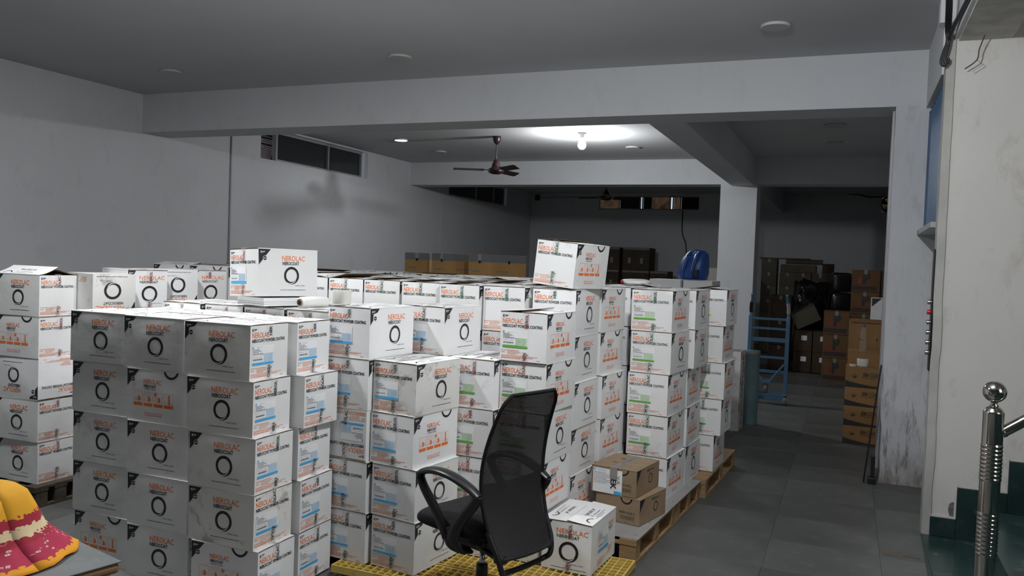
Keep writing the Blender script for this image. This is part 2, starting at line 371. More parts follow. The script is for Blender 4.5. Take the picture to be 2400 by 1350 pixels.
# floor tiles (grey stone slabs), individually laid in the open aisle
fl = bpy.data.objects['floor']
def tile_mesh(wd, dp):
    b_ = MB(); b_.box((.0005, .0005, -.012), (wd - .0005, dp - .0005, 0), 'tile', None, .0012); return b_.mesh('tile')
TM = tile_mesh(.62, .53)
rows = [4.735 + .532 * k for k in range(-5, 18)]
for i, y in enumerate(rows):
    for j in range(4):
        x = -1.62 + .62 * j
        if x + .62 > .9 and y > 7: continue
        link('tile', TM, fl, (x, y, .012 * 0 + (random.random() - .5) * .0016))
for i in range(5):
    for j in range(4):
        link('tile', TM, fl, (-5.6 + .62 * j, 2.1 + .532 * i, (random.random() - .5) * .0016))

fp = MB(); fp.box((0, 0, 0), (.105, .085, .0022), 'patch', None, .0008); fp.box((.105, .02, 0), (.20, .05, .002), 'patch', None, .0006)  # thin dark patch painted in place of a shallow floor recess
link('floor_recess_patch', fp.mesh('floor_recess_patch'), fl, (.258, 5.30, .0005))
# ------------------------------------------------------------------ windows
def strip_window(name, x, ys, z0, z1, panes, openfirst):
    root = link(name, None); root['kind'] = 'structure'
    fr = MB(); t = .035
    fr.box((x - .12, ys[0], z0), (x - .06, ys[-1], z0 + t), 'alu'); fr.box((x - .12, ys[0], z1 - t), (x - .06, ys[-1], z1), 'alu')
    for y in ys: fr.box((x - .125, y - t / 2, z0), (x - .055, y + t / 2, z1), 'alu')
    link('window_frame', fr.mesh('window_frame'), root)
    for i, pm in enumerate(panes):
        if pm is None: continue
        p_ = boxes(pm, ((x - .10, ys[i] + t / 2, z0 + t), (x - .09, ys[i + 1] - t / 2, z1 - t)))
        link('pane', p_.mesh('pane'), root)
    return root
w1 = strip_window('window_1', XL, [9.60, 10.86, 11.80], 2.955, 3.385, ['glass', 'glass'], True)
w1b = MB(); w1b.add([(XL - .2, 9.65, 2.96), (XL - .2, 10.3, 2.96), (XL - .2, 10.3, 3.38), (XL - .2, 9.77, 3.38)], [(0, 1, 2, 3)], 'dark'); w1b.add([(XL - .205, 9.65, 2.96), (XL - .205, 10.3, 2.96), (XL - .205, 10.3, 3.38), (XL - .205, 9.77, 3.38)], [(3, 2, 1, 0)], 'dark'); link('open_sash', w1b.mesh('open_sash'), w1)
strip_window('window_2', XL, [15.0, 16.4, 17.35, 17.95], 2.955, 3.385, ['glass', 'glass', 'glass'], False)
w3 = link('window_3', None); w3['kind'] = 'structure'
fr = MB()
fr.box((-5.80, YB + .05, 3.02), (-3.36, YB + .12, 3.05), 'alu'); fr.box((-5.80, YB + .05, 3.33), (-3.36, YB + .12, 3.36), 'alu')
for x in (-5.80, -5.30, -4.78, -4.72, -4.05, -3.98, -3.80): fr.box((x - .015, YB + .05, 3.02), (x + .015, YB + .12, 3.36), 'alu')
link('window_frame', fr.mesh('window_frame'), w3)
for x0, x1, mt in ((-5.785, -5.32, 'lit_pane'), (-5.28, -4.80, 'glass'), (-4.70, -4.50, 'glass'), (-4.50, -4.07, 'lit_pane'), (-3.96, -3.82, 'lit_pane'), (-3.78, -3.37, 'dark')):
    link('pane', boxes(mt, ((x0, YB + .08, 3.05), (x1, YB + .09, 3.33))).mesh('pane'), w3)
# lattice outside the opened end of the strip window
lt = MB(); x = XL - .33
for k in range(44): lt.box((x, 9.2 + k * .019, 2.90), (x + .006, 9.2115 + k * .019, 3.42), 'jali')
for k in range(20): lt.box((x - .006, 9.2, 2.91 + k * .026), (x + .0065, 10.05, 2.924 + k * .026), 'jali')
lt.box((x - .008, 9.2, 3.21), (x + .008, 10.05, 3.225), 'maroon'); lt.box((x - .01, 9.2, 3.30), (x + .008, 10.05, 3.318), 'dark'); lt.box((x - .01, 9.2, 3.345), (x + .008, 10.05, 3.36), 'dark')
o = link('window_lattice', lt.mesh('window_lattice'), w1)
# ------------------------------------------------------------------ lettering
_tc = {}
def glyphs(txt, res=2, bold=0, sx=1):
    key = (txt, res, bold, sx)
    if key in _tc: return _tc[key]
    cu = bpy.data.curves.new('t', 'FONT'); cu.body = txt; cu.size = 1; cu.resolution_u = res; cu.offset = bold; cu.fill_mode = 'FRONT'
    ob = bpy.data.objects.new('t', cu); COL.objects.link(ob)
    bpy.context.view_layer.update()
    me = bpy.data.meshes.new_from_object(ob.evaluated_get(bpy.context.evaluated_depsgraph_get()))
    vs = [(q.co.x, q.co.y) for q in me.vertices]; fs = [tuple(p.vertices) for p in me.polygons]
    COL.objects.unlink(ob); bpy.data.objects.remove(ob); bpy.data.curves.remove(cu); bpy.data.meshes.remove(me)
    x0 = min(q[0] for q in vs); x1 = max(q[0] for q in vs); y1 = .69
    vs = [((q[0] - x0) / (x1 - x0), q[1] / y1) for q in vs]
    _tc[key] = (vs, fs, (x1 - x0) / y1); return _tc[key]
class Face:
    """flat print on one face: P(a, b, off) maps metres from the left and from the top to 3-D"""
    def __init__(s, mb, P, wd, ht): s.mb, s.P, s.w, s.h = mb, P, wd, ht
    def poly(s, pts, mat, off=.0006, sub=0):
        s.mb.add([s.P(a, b, off) for a, b in pts], [tuple(range(len(pts)))], mat)
    def rect(s, a0, b0, a1, b1, mat, off=.0006, n=1, m=1):
        for k in range(n):
            c0, c1 = a0 + (a1 - a0) * k / n, a0 + (a1 - a0) * (k + 1) / n
            for j in range(m):
                d0, d1 = b0 + (b1 - b0) * j / m, b0 + (b1 - b0) * (j + 1) / m
                s.poly([(c0, d1), (c1, d1), (c1, d0), (c0, d0)], mat, off)
    def text(s, txt, a, b, ht, mat, width=None, off=.0008, bold=0, rot=0, flip=False, res=2):
        vs, fs, asp = glyphs(txt, res, bold); wd = width or asp * ht
        q = []
        for x, y in vs:
            X, Y = x * wd, y * ht
            if rot: X, Y = X * cos(rot) - Y * sin(rot), X * sin(rot) + Y * cos(rot)
            q.append(s.P(a + X, b - Y, off))
        s.mb.add(q, fs, mat)
    def ring(s, a, b, ro, ri, mat, a0=0, a1=2 * pi, n=28, dx=0, dy=0, off=.0007, clip=None):
        vs, fs = [], []
        for k in range(n + 1):
            t = a0 + (a1 - a0) * k / n
            vs += [s.P(a + ro * cos(t), b - ro * sin(t), off), s.P(a + dx + ri * cos(t), b + dy - ri * sin(t), off)]
        for k in range(n): fs.append((2 * k, 2 * k + 2, 2 * k + 3, 2 * k + 1))
        fs = [f[::-1] for f in fs]
        s.mb.add(vs, fs, mat)
    def disc(s, a, b, r, mat, off=.0007, n=16):
        s.poly([(a + r * cos(2 * pi * k / n), b - r * sin(2 * pi * k / n)) for k in range(n)], mat, off)
    def dashes(s, a0, a1, b, ht, mat, rnd, off=.0006, dens=.8):
        a = a0
        while a < a1 - .002:
            l = min(rnd.uniform(.004, .016), a1 - a)
            s.rect(a, b, a + l, b + ht, mat, off); a += l + rnd.uniform(.0012, .003)
    def logo(s, a, b, ht, mat, rnd, off=.0008):
        s.text('K', a, b + ht, ht, mat, bold=.04, off=off)
        s.rect(a + ht * 1.05, b + ht * .12, a + ht * 2.6, b + ht * .42, mat, off); s.rect(a + ht * 1.05, b + ht * .58, a + ht * 2.0, b + ht * .74, mat, off)

CL, CW, CH = .392, .275, .262      # length, width, height of the usual carton
def disp(face, u, v, seed):
    rnd = math.sin(seed * 12.9898 + face * 78.233) * 43758.5453; a = rnd - math.floor(rnd)
    amp = (.001 + .004 * a) * (1 if a > .25 else -.6)
    e = amp * (sin(pi * min(max(u, 0), 1)) ** .8) * (sin(pi * min(max(v, 0), 1)) ** .8)
    e += .0011 * sin(u * 9 + seed * 3 + face) * sin(v * 7 + seed * 2) * min(1, 6 * min(u, 1 - u, v, 1 - v, 1)) if 0 < u < 1 and 0 < v < 1 else 0
    return e
def mapper(face, L, W, H, seed):
    def P(a, b, off):
        wd = W if face < 2 else L
        d = disp(0 if face < 2 else 2, a / wd, b / H, seed) + off
        z = H - b
        if face == 0: return Vector((-W / 2 + a, -L / 2 - d, z))
        if face == 1: return Vector((W / 2 - a, L / 2 + d, z))
        if face == 2: return Vector((W / 2 + d, -L / 2 + a, z))
        return Vector((-W / 2 - d, L / 2 - a, z))
    return P
def shell(mb, L, W, H, seed, mat, inner='kraft_edge'):
    for face in range(4):
        P = mapper(face, L, W, H, seed); wd = W if face < 2 else L; nu, nv = (8, 8) if face < 2 else (12, 8)
        vs = [P(wd * i / nu, H * j / nv, 0) for j in range(nv + 1) for i in range(nu + 1)]
        fs = [((j + 1) * (nu + 1) + i, (j + 1) * (nu + 1) + i + 1, j * (nu + 1) + i + 1, j * (nu + 1) + i) for j in range(nv) for i in range(nu)]
        mb.add(vs, fs, mat, True)
    mb.add([(-W / 2, -L / 2, 0), (W / 2, -L / 2, 0), (W / 2, L / 2, 0), (-W / 2, L / 2, 0)], [(3, 2, 1, 0)], mat)
    mb.add([(-W / 2, -L / 2, H - .001), (W / 2, -L / 2, H - .001), (W / 2, L / 2, H - .001), (-W / 2, L / 2, H - .001)], [(0, 1, 2, 3)], inner)
def dent_shade(F, rnd, mat='grey_ink'):
    "finger-joint creases along the glued edge, their shade drawn as grey slivers"
    for k in range(5):
        b = F.h * (.10 + .19 * k); a = F.w * .955
        for q in (0, .006):
            F.poly([(a - .009 + q, b + .011), (a - .0082 + q, b + .0105), (a + .0005 + q, b - .001), (a - .0005 + q, b)], 'crease', .0007)
M['crease'] = plain('crease_shade', (.40, .40, .40), .6)  # flat grey that paints the shade in the pressed creases
def corner_flash(F, rnd, badge=True, logo=True):
    a1, b1 = F.w * .20, F.h * .335
    n = 5
    F.poly([(.001, .001), (.003, b1), (a1, .001)], 'ink', .0007)
    F.logo(F.w * .035, F.h * .045, .0105, 'white_ink', rnd, .0012)
    if badge:
        F.disc(F.w * .105, F.h * .195, .0135, 'white_ink', .0013); F.disc(F.w * .105, F.h * .195, .0115, 'ink', .0016)
        F.rect(F.w * .105 - .008, F.h * .195 - .0018, F.w * .105 + .008, F.h * .195 + .0018, 'white_ink', .0019)
def emblem(F, a, b, r):
    F.ring(a, b, r, r * .715, 'ink', 0, 2 * pi, 40)
    n = 14; q0, q1 = [], []          # the thin white swoosh that cuts through the foot of the ring
    for k in range(n + 1):
        t = k / n; an = rad(228 + 96 * t); rr = r * (.99 - .26 * t ** 1.2); w_ = r * .026 * (.7 + sin(pi * t))
        q0.append((a + (rr + w_) * cos(an), b - (rr + w_) * sin(an))); q1.append((a + (rr - w_) * cos(an), b - (rr - w_) * sin(an)))
    for k in range(n): F.poly([q1[k], q1[k + 1], q0[k + 1], q0[k]][::-1], 'white_ink', .0012)
def ring_side(F, rnd, badge=True):
    corner_flash(F, rnd, badge)
    w_, h_ = F.w, F.h
    F.text('NEROLAC', w_ * .385, h_ * .240, h_ * .108, 'orange', w_ * .39, bold=.008)
    F.text('NEROCOAT', w_ * .39, h_ * .330, h_ * .068, 'ink', w_ * .285, bold=.03)
    emblem(F, w_ * .545, h_ * .555, .050)
    F.text('POWDER COATING', w_ * .60, h_ * .785, h_ * .024, 'ink', w_ * .17, res=1)
    F.dashes(w_ * .36, w_ * .80, h_ * .86, .0028, 'ink', rnd)
def icon_side(F, rnd):
    corner_flash(F, rnd)
    w_, h_ = F.w, F.h
    F.text('NEROLAC', w_ * .285, h_ * .262, h_ * .085, 'orange', w_ * .29, bold=.008)
    F.text('NEROCOAT', w_ * .29, h_ * .335, h_ * .052, 'ink', w_ * .20, bold=.03)
    F.text('POWDER COATING', w_ * .30, h_ * .378, h_ * .024, 'ink', w_ * .185, res=1, bold=.01)
    F.ring(w_ * .73, -.012, .049, .037, 'ink', rad(194), rad(346), 16)
    for k in range(4):
        a0 = w_ * (.125 + .168 * k); a1 = a0 + w_ * .145; b0, b1 = h_ * .42, h_ * .70; t = .0011
        F.rect(a0, b0, a0 + t, b1, 'orange'); F.rect(a1 - t, b0, a1, b1, 'orange'); F.rect(a0, b0, a1, b0 + t, 'orange')
        F.rect(a0, b1 - .016, a1, b1, 'orange')
        am = (a0 + a1) / 2
        if k < 3:
            s_ = .0135; c_ = b1 - .036
            F.poly([(am - .001, c_ - s_ * .9), (am + s_, c_ - s_ * .6), (am + s_, c_ + s_ * .7), (am - .001, c_ + s_)], 'orange')
            F.poly([(am - s_, c_ - s_ * .4), (am - .003, c_ - s_ * .8), (am - .003, c_ - s_ * .7), (am - s_ + .001, c_ - s_ * .3), (am - s_ + .001, c_ + s_ * .6), (am - s_, c_ + s_ * .6)][::-1], 'orange')
            F.rect(am - s_, c_ + s_ * .55, am - .003, c_ + s_ * .75, 'orange')
            F.poly([(am - s_, c_ - s_ * .55), (am + .002, c_ - s_ * 1.15), (am + s_, c_ - s_ * .75), (am - .001, c_ - s_ * 1.0)][::-1], 'orange')
            F.rect(a0, c_ + .003, am - s_, c_ + .0042, 'orange'); F.rect(am + s_, c_ + .003, a1, c_ + .0042, 'orange')
            if k == 1:
                for i in range(5):
                    for j in range(3): F.rect(a0 + .008 + i * .009, b0 + .006 + j * .006, a0 + .011 + i * .009, b0 + .009 + j * .006, 'orange_lt')
            if k == 2:
                F.disc(a0 + .010, b0 + .010, .008, 'orange')
                for i in range(5):
                    t_ = rad(-95 + 28 * i); F.poly([(a0 + .010 + .009 * cos(t_ + .1), b0 + .010 - .009 * sin(t_ + .1)), (a0 + .010 + .017 * cos(t_), b0 + .010 - .017 * sin(t_)), (a0 + .010 + .009 * cos(t_ - .1), b0 + .010 - .009 * sin(t_ - .1))], 'orange')
        else:
            for i in range(5):
                F.rect(am - .010, b0 + .008 + i * .0098, am - .001, b0 + .0095 + i * .0098, 'orange'); F.rect(am + .0, b0 + .006 + i * .0098, am + .009, b0 + .015 + i * .0098, 'orange')
            F.rect(a0, b1 - .028, am - .01, b1 - .0268, 'orange'); F.rect(am + .009, b1 - .028, a1, b1 - .0268, 'orange')
    F.text('STORE IN COOL & DRY PLACE', w_ * .30, h_ * .845, h_ * .034, 'orange', w_ * .30, res=1)
    F.text('BEST BEFORE SIX MONTHS', w_ * .315, h_ * .89, h_ * .034, 'orange', w_ * .275, res=1)
def end_side(F, rnd):
    w_, h_ = F.w, F.h
    F.logo(w_ * .045, h_ * .055, h_ * .048, 'ink', rnd)
    F.text('NEROLAC', w_ * .045, h_ * .225, h_ * .098, 'orange', w_ * .435, bold=.008)
    F.text('NEROCOAT POWDER COATING', w_ * .045, h_ * .308, h_ * .058, 'ink', w_ * .86, bold=.03)
    F.dashes(w_ * .03, w_ * .42, h_ * .775, .0042, 'orange_lt', rnd)
    F.dashes(w_ * .03, w_ * .12, h_ * .815, .005, 'orange_lt', rnd)
    for k in range(3): F.dashes(w_ * .17, w_ * (.45 - .05 * k), h_ * (.805 + .025 * k), .0035, 'orange_lt', rnd)
    F.dashes(w_ * .03, w_ * .82, h_ * .885, .0038, 'orange_lt', rnd); F.dashes(w_ * .03, w_ * .72, h_ * .910, .0038, 'orange_lt', rnd)
    F.dashes(w_ * .03, w_ * .45, h_ * .935, .0042, 'orange', rnd); F.dashes(w_ * .80, w_ * .88, h_ * .955, .0035, 'orange', rnd)
    dent_shade(F, rnd)
def label_print(F, rnd, kind, a0, b0, a1, b1):
    c, cl = {'b': ('blue', 'blue_lt'), 'g': ('green', 'green_lt'), 'y': ('yellow', 'yellow_lt')}[kind]
    o = .0022; w_, h_ = a1 - a0, b1 - b0
    n = 6
    F.rect(a0, b0, a1, b1, 'paper', .0013, 6, 6)
    F.poly([(a0 + .003, b0 + .004), (a0 + .003, b0 + .018), (a0 + .014, b0 + .004)], c, o)
    F.text('NEROLAC', a0 + w_ * .2, b0 + h_ * .11, h_ * .06, cl, w_ * .24, o, res=1)
    for k in range(6): F.dashes(a0 + w_ * .03, a0 + w_ * (.30 + .06 * (k % 3) + .12 * (k > 3)), b0 + h_ * (.17 + .055 * k), .0024, 'grey_ink', rnd, o)
    F.text('NET QTY:  25 kg', a0 + w_ * .03, b0 + h_ * .60, h_ * .045, 'grey_ink', w_ * .4, o, res=1)
    a = a0 + w_ * .04
    while a < a0 + w_ * .45:
        t = rnd.choice((.0008, .0014, .002)); F.rect(a, b0 + h_ * .66, a + t, b0 + h_ * .75, 'grey_ink', o); a += t + rnd.choice((.0009, .0015))
    for k in range(8): F.dashes(a0 + w_ * .53, a0 + w_ * (.97 - .03 * (k % 2)), b0 + h_ * (.42 + .05 * k), .0036, cl, rnd, o)
    F.dashes(a0 + w_ * .05, a0 + w_ * .9, b0 + h_ * .825, .002, cl, rnd, o)
    F.rect(a0 + w_ * .01, b0 + h_ * .865, a1, b0 + h_ * .985, c, o, 4)

def make_body(kind, seed, mat):
    L, W, H = CL, CW, CH; rnd = random.Random(seed * 31 + (5 if kind == 'b' else 0))
    mb = MB(); shell(mb, L, W, H, seed, mat)
    Fs = [Face(mb, mapper(k, L, W, H, seed), W if k < 2 else L, H) for k in range(4)]
    if kind == 'a':
        end_side(Fs[0], rnd); end_side(Fs[1], rnd); ring_side(Fs[2], rnd); icon_side(Fs[3], rnd)
    else:       # the other print: emblem on the ends, small type on the long sides
        for k in (0, 1):
            F = Fs[k]; corner_flash(F, rnd, False)
            F.text('NEROLAC', F.w * .29, F.h * .235, F.h * .10, 'orange', F.w * .64, bold=.004)
            F.text('NEROCOAT', F.w * .30, F.h * .325, F.h * .062, 'ink', F.w * .46, bold=.018)
            emblem(F, F.w * .55, F.h * .60, .055)
            F.text('POWDER COATING', F.w * .60, F.h * .855, F.h * .024, 'ink', F.w * .25, res=1)
            F.dashes(F.w * .20, F.w * .92, F.h * .935, .003, 'ink', rnd); dent_shade(F, rnd)
        for k in (2, 3):
            F = Fs[k]
            F.text('NEROLAC', F.w * .68, F.h * .26, F.h * .085, 'orange', F.w * .22, bold=.004)
            F.text('NEROCOAT', F.w * .68, F.h * .33, F.h * .05, 'ink', F.w * .17, bold=.018)
            F.text('POWDER COATING', F.w * .68, F.h * .372, F.h * .026, 'ink', F.w * .155, res=1)
            for q in range(4): F.dashes(F.w * .25, F.w * (.55 - .04 * q), F.h * (.80 + .035 * q), .0042, 'orange_lt', rnd); F.dashes(F.w * .67, F.w * (.9 - .05 * q), F.h * (.70 + .04 * q), .0042, 'orange_lt', rnd)
    return mb.mesh('carton')
def make_flap(side, seed, lift=0.0):
    "one of the two long top flaps; side -1 / +1"
    L, W, H = CL, CW, CH; rnd = random.Random(seed * 7 + side)
    mb = MB(); T = .004; n = 6; g = .0018 + .002 * rnd.random()
    ov = .0015
    def zz(t, y): return H + lift * t ** 1.6 + .003 * sin(t * pi) * (.5 + .5 * sin(y * 9 + seed))
    vs, fs = [], []
    ny = 8
    for k in range(n + 1):
        t = k / n; x = side * (W / 2 + .001 - t * (W / 2 + .001 - g))
        for j in range(ny + 1):
            y = (-L / 2 - ov) + (L + 2 * ov) * j / ny; vs.append((x, y, zz(t, y) + T))
    N1 = len(vs); vs += [(x, y, z - T) for x, y, z in vs]
    q = ny + 1
    for k in range(n):
        for j in range(ny):
            f = (k * q + j, (k + 1) * q + j, (k + 1) * q + j + 1, k * q + j + 1)
            fs.append(f if side < 0 else f[::-1])
    mb.add(vs[:N1], fs, 'carton', True)
    bot = [tuple(i for i in f[::-1]) for f in fs]; mb.add(vs[N1:], bot, 'kraft')
    ed = []
    per = [(0, j) for j in range(ny + 1)] + [(k, ny) for k in range(1, n + 1)] + [(n, j) for j in range(ny - 1, -1, -1)] + [(k, 0) for k in range(n - 1, 0, -1)]
    idx = [k * q + j for k, j in per]
    for i in range(len(idx)):
        a, b2 = idx[i], idx[(i + 1) % len(idx)]; f = (a, b2, b2 + N1, a + N1); ed.append(f if side > 0 else f[::-1])
    hinge = [e_ for e_ in ed if all((i % N1) < q for i in e_)]
    mb.add(vs, [e_ for e_ in ed if e_ not in hinge], 'kraft_edge'); mb.add(vs, hinge, 'carton')
    def P(a, b, off):      # a along +Y... seen from above with the hinge at the bottom
        t = 1 - b / (W / 2 - g); x = side * (W / 2 - (1 - b / (W / 2)) * (W / 2 - g)) if False else side * (g + b)
        tt = 1 - b / (W / 2 - g); y = a - L / 2 if side > 0 else L / 2 - a
        return Vector((x, y, zz(max(0, min(1, tt)), y) + T + off))
    F = Face(mb, P, L, W / 2 - g)
    F.text('THIS SIDE UP', .13, .062, .018, 'ink', .135, bold=.012, res=1); F.text('K', .14, .092, .014, 'ink', res=1)
    F.dashes(.17, .27, .082, .004, 'ink', rnd); F.dashes(.16, .30, .100, .003, 'ink', rnd); F.dashes(.12, .25, .112, .003, 'ink', rnd)
    F.ring(.075 if side > 0 else .30, .118, .040, .032, 'ink', rad(20), rad(165), 14)
    return mb.mesh('top_flap')
def make_tape(color, seed, low):
    L, W, H = CL, CW, CH; rnd = random.Random(seed); mb = MB(); ink = {'k': 'ink', 'g': 'green_dk', 'm': 'maroon'}[color]
    P0 = mapper(0, L, W, H, seed); wd = .048; a0 = W * .5 - wd / 2 + rnd.uniform(-.01, .012)
    F = Face(mb, P0, W, H); l1, l2 = rnd.uniform(.05, .085), rnd.uniform(.05, .10)
    def word(x, y, ht, room, rot):
        txt = 'NEROLAC'; kk = max(1, min(7, int(room / (ht * .82)))); st = rnd.choice((0, 7 - kk))
        F.text(txt[st:st + kk], x, y, ht, ink, ht * .82 * kk, .0030, rot=rot, bold=.02)
    if low:
        F.rect(a0, H - l2, a0 + wd, H, 'tape', .0026, 1, 4)
        word(a0 + .016, H - l2 + .004, .018, l2 - .006, -pi / 2); F.text('K', a0 + .034, H - l2 + .012, .011, ink, off=.0030, rot=-pi / 2, bold=.02)
        F.dashes(a0 + .034, a0 + .044, H - l2 + .03, .0015, ink, rnd, .003)
        return mb.mesh('tape')
    F.rect(a0, -.0075, a0 + wd, l1, 'tape', .0026, 1, 4)
    word(a0 + .042, l1 - .003, .018, l1, pi / 2); F.text('K', a0 + .016, l1 - .008, .010, ink, off=.0030, rot=pi / 2, bold=.02)
    z = H + .0062; x0 = -W / 2 + a0; ny = 10
    e = lambda y: z + .0032 * (.5 + .5 * sin(y * 9 + seed)) * .6
    for k in range(ny):
        y0, y1 = -L / 2 - (.003 if k == 0 else 0) + (L * .96) * k / ny, -L / 2 + (L * .96) * (k + 1) / ny
        mb.add([(x0, y0, e(y0)), (x0 + wd, y0, e(y0)), (x0 + wd, y1, e(y1)), (x0, y1, e(y1))], [(0, 1, 2, 3)], 'tape')
    T = Face(mb, lambda a, b, off: Vector((x0 + b, -L / 2 + a, z + .004 + off)), L, wd)
    for k in range(2): T.text('NEROLAC', .03 + .19 * k, .036, .018, ink, .11, bold=.02)
    return mb.mesh('tape')
def make_label(kind, seed, odd=False):
    mb = MB(); rnd = random.Random(seed)
    F = Face(mb, mapper(0, CL, CW, CH, seed), CW, CH)
    label_print(F, rnd, kind, CW * .05, CH * .37, CW * .60, CH * .73)
    return mb.mesh('shipping_label')
def make_label_b(kind, seed):
    mb = MB(); rnd = random.Random(seed); F = Face(mb, mapper(2, CL, CW, CH, seed), CL, CH)
    label_print(F, rnd, kind, CL * .26, CH * .20, CL * .66, CH * .66); return mb.mesh('shipping_label')
SEEDS = (1, 2, 3, 4)
_mesh = {}
def mesh_of(*key):
    if key not in _mesh:
        k = key[0]
        _mesh[key] = (make_body(*key[1:]) if k == 'body' else make_flap(*key[1:]) if k == 'flap' else make_tape(*key[1:]) if k == 'tape' else
                      make_label(*key[1:]) if k == 'label' else make_label_b(*key[1:]))
    return _mesh[key]
ORD = ['top', 'second', 'third', 'fourth', 'fifth', 'bottom']
rc = random.Random(11)
def carton(x, y, z, yaw, orient='E', face='r', lab=None, tape='k', flip=False, kind='a', h=CH, label='', group='white cartons', dirty=False, lift=(0, 0), plainbox=False, tilt=(0, 0), corner=True, seed=None, cat='carton', ends=True):
    """x, y: the carton's corner that is nearest the aisle (right-front); z: its underside"""
    L, W = CL, CW
    ex, ey = (W, L) if orient == 'E' else (L, W)
    R = Matrix.Rotation(rad(yaw), 3, 'Z')
    c = Vector((x, y, 0)) + (R @ Vector((-ex / 2, ey / 2, 0)) if corner else Vector((0, 0, 0)))
    a = {('E', 'r'): 0, ('E', 'i'): 180, ('S', 'r'): -90, ('S', 'i'): 90}[(orient, face)]
    s = seed or rc.choice(SEEDS)
    o = link('carton', mesh_of('body', kind, s, M['carton_dirty'] if dirty else M['carton']))
    sc = (h - .0055) / CH; tot = h
    if flip:
        o.rotation_euler = (Euler((pi, 0, 0)).to_matrix().to_4x4()).to_euler()
        mx = Matrix.Rotation(rad(yaw + a), 4, 'Z') @ Matrix.Rotation(pi, 4, 'X'); o.rotation_euler = mx.to_euler(); o.location = (c.x, c.y, z + h)
    else:
        mx = Matrix.Rotation(rad(tilt[0]), 4, 'Y') @ Matrix.Rotation(rad(tilt[1]), 4, 'X') @ Matrix.Rotation(rad(yaw + a), 4, 'Z'); o.rotation_euler = mx.to_euler(); o.location = (c.x, c.y, z)
    o.scale = (1, 1, sc)
    tag(o, label, cat, group)
    if plainbox == 2: return o
    for sd in (-1, 1):
        link('top_flap', mesh_of('flap', sd, s % 2 + 1, lift[0 if sd < 0 else 1]), o)
    if plainbox: return o
    # the tape and the label sit on whichever end faces the aisle side
    endrot = {0: 0, 180: pi, -90: pi, 90: 0}[a]
    if flip and a == 0: endrot = pi
    if kind == 'b': endrot = 0 if a in (0, 180) else endrot
    if ends:
        for lw in (0, 1): link('tape', mesh_of('tape', tape, s, lw), o, rot=(0, 0, endrot))
    if lab and kind == 'a': link('shipping_label', mesh_of('label', lab, s), o, rot=(0, 0, endrot))
    if lab and kind == 'b': link('shipping_label', mesh_of('labelb', lab, s), o)
    return o
COLN = {'b': 'blue', 'g': 'green', 'y': 'yellow'}
def stack(phrase, xs, y, z0, h, yaw, orient, spec, group, tape='k', top_lift=(0, 0), nlev=None, jy=.006, under=None):
    """spec: one string per carton from the top down: r/i side, b/g/y/- label, optional f flipped, d dirty, B other print"""
    n = len(spec)
    for i, sp_ in enumerate(spec):
        lv = n - 1 - i; lab = sp_[1] if sp_[1] in 'bgy' else None
        emb = {'r': 'ring emblem', 'i': 'orange pictograms'}[sp_[0]]
        state = ('upside-down ' if 'f' in sp_ else '') + ('stained ' if 'd' in sp_ else '')
        place = 'top' if i == 0 else 'bottom' if i == n - 1 else f"{ORD[i]} from top"
        lb = f"{state}white carton, {emb}{', ' + COLN[lab] + ' label' if lab else ''}, {place}, {phrase}"
        carton(xs[i] if i < len(xs) else xs[-1], y + (rc.random() - .5) * jy * 2, z0 + lv * h, yaw + (rc.random() - .5) * 2.0, orient, sp_[0], lab, tape, 'f' in sp_, 'b' if 'B' in sp_ else 'a', h, lb, group,
               'd' in sp_, top_lift if i == 0 else (0, 0))

# ------------------------------------------------------------------ pallets and gratings
def wood_pallet(label, x, y, yaw, wd, dp, mat='wood', nb=3, group=None):
    """x, y: aisle-side front corner; wd across, dp along the aisle"""
    t = thing('wooden_pallet', label, 'pallet', (x, y, 0), (0, 0, rad(yaw)), group)
    H = .133
    for k in range(nb):          # runners of deck boards along the aisle edge to edge
        pass
    nbd = 5
    for k in range(nbd):
        x1 = -k * (wd - .1) / (nbd - 1); b_ = MB(); b_.box((x1 - .1, 0, H - .018), (x1, dp, H), mat, None, .002); link('deck_board', b_.mesh('deck_board'), t)
    for k in range(3):
        yy = k * (dp - .09) / 2
        b_ = MB(); b_.box((-wd, yy, H - .036), (0, yy + .09, H - .0185), mat, None, .002); link('cross_board', b_.mesh('cross_board'), t)
        for q in range(3):
            xx = -q * (wd - .1) / 2; b_ = MB(); b_.box((xx - .1, yy + .004, .018), (xx - .002, yy + .086, H - .0365), mat, None, .003); link('block', b_.mesh('block'), t)
    for q in range(3):
        xx = -q * (wd - .1) / 2; b_ = MB(); b_.box((xx - .1, 0, 0), (xx, dp, .0175), mat, None, .002); link('bottom_board', b_.mesh('bottom_board'), t)
    return t
wood_pallet('bare wooden pallet at the near end under the grey metal sheet', -1.022, 4.44, -4, 1.0, .83)
wood_pallet('short wooden pallet between two others under the metal sheet', -.962, 5.30, -4, 1.0, .63)
wood_pallet('long wooden pallet at the far end of the aisle row', -.885, 5.965, -3, 1.1, 1.15)
wood_pallet('dark old wooden pallet under the stack by the side wall', -4.62, 3.58, 0, 1.0, .36, 'wood_dk')
wood_pallet('hidden old pallet under the row of upside-down cartons', -4.44, 4.03, 0, .8, 1.0, 'wood_dk')
wood_pallet('wooden pallet hidden under the second row of cartons', -2.05, 4.50, -2, 1.85, .57)
wood_pallet('hidden wooden pallet under the rear rows, nearer the aisle', -2.06, 5.16, 0, 1.8, 1.30)
wood_pallet('hidden wooden pallet under the row behind the wall cartons', -4.33, 5.40, 0, 1.35, .32)
wood_pallet('hidden wooden pallet under the row behind the emblem cartons', -3.9, 6.19, 0, 2.1, .32)
wood_pallet('hidden wooden pallet under the row near the conduit', -4.15, 7.29, 0, 2.5, .32)
wood_pallet('hidden wooden pallet under the row before the amber boxes', -2.25, 6.99, 0, 1.7, .32)
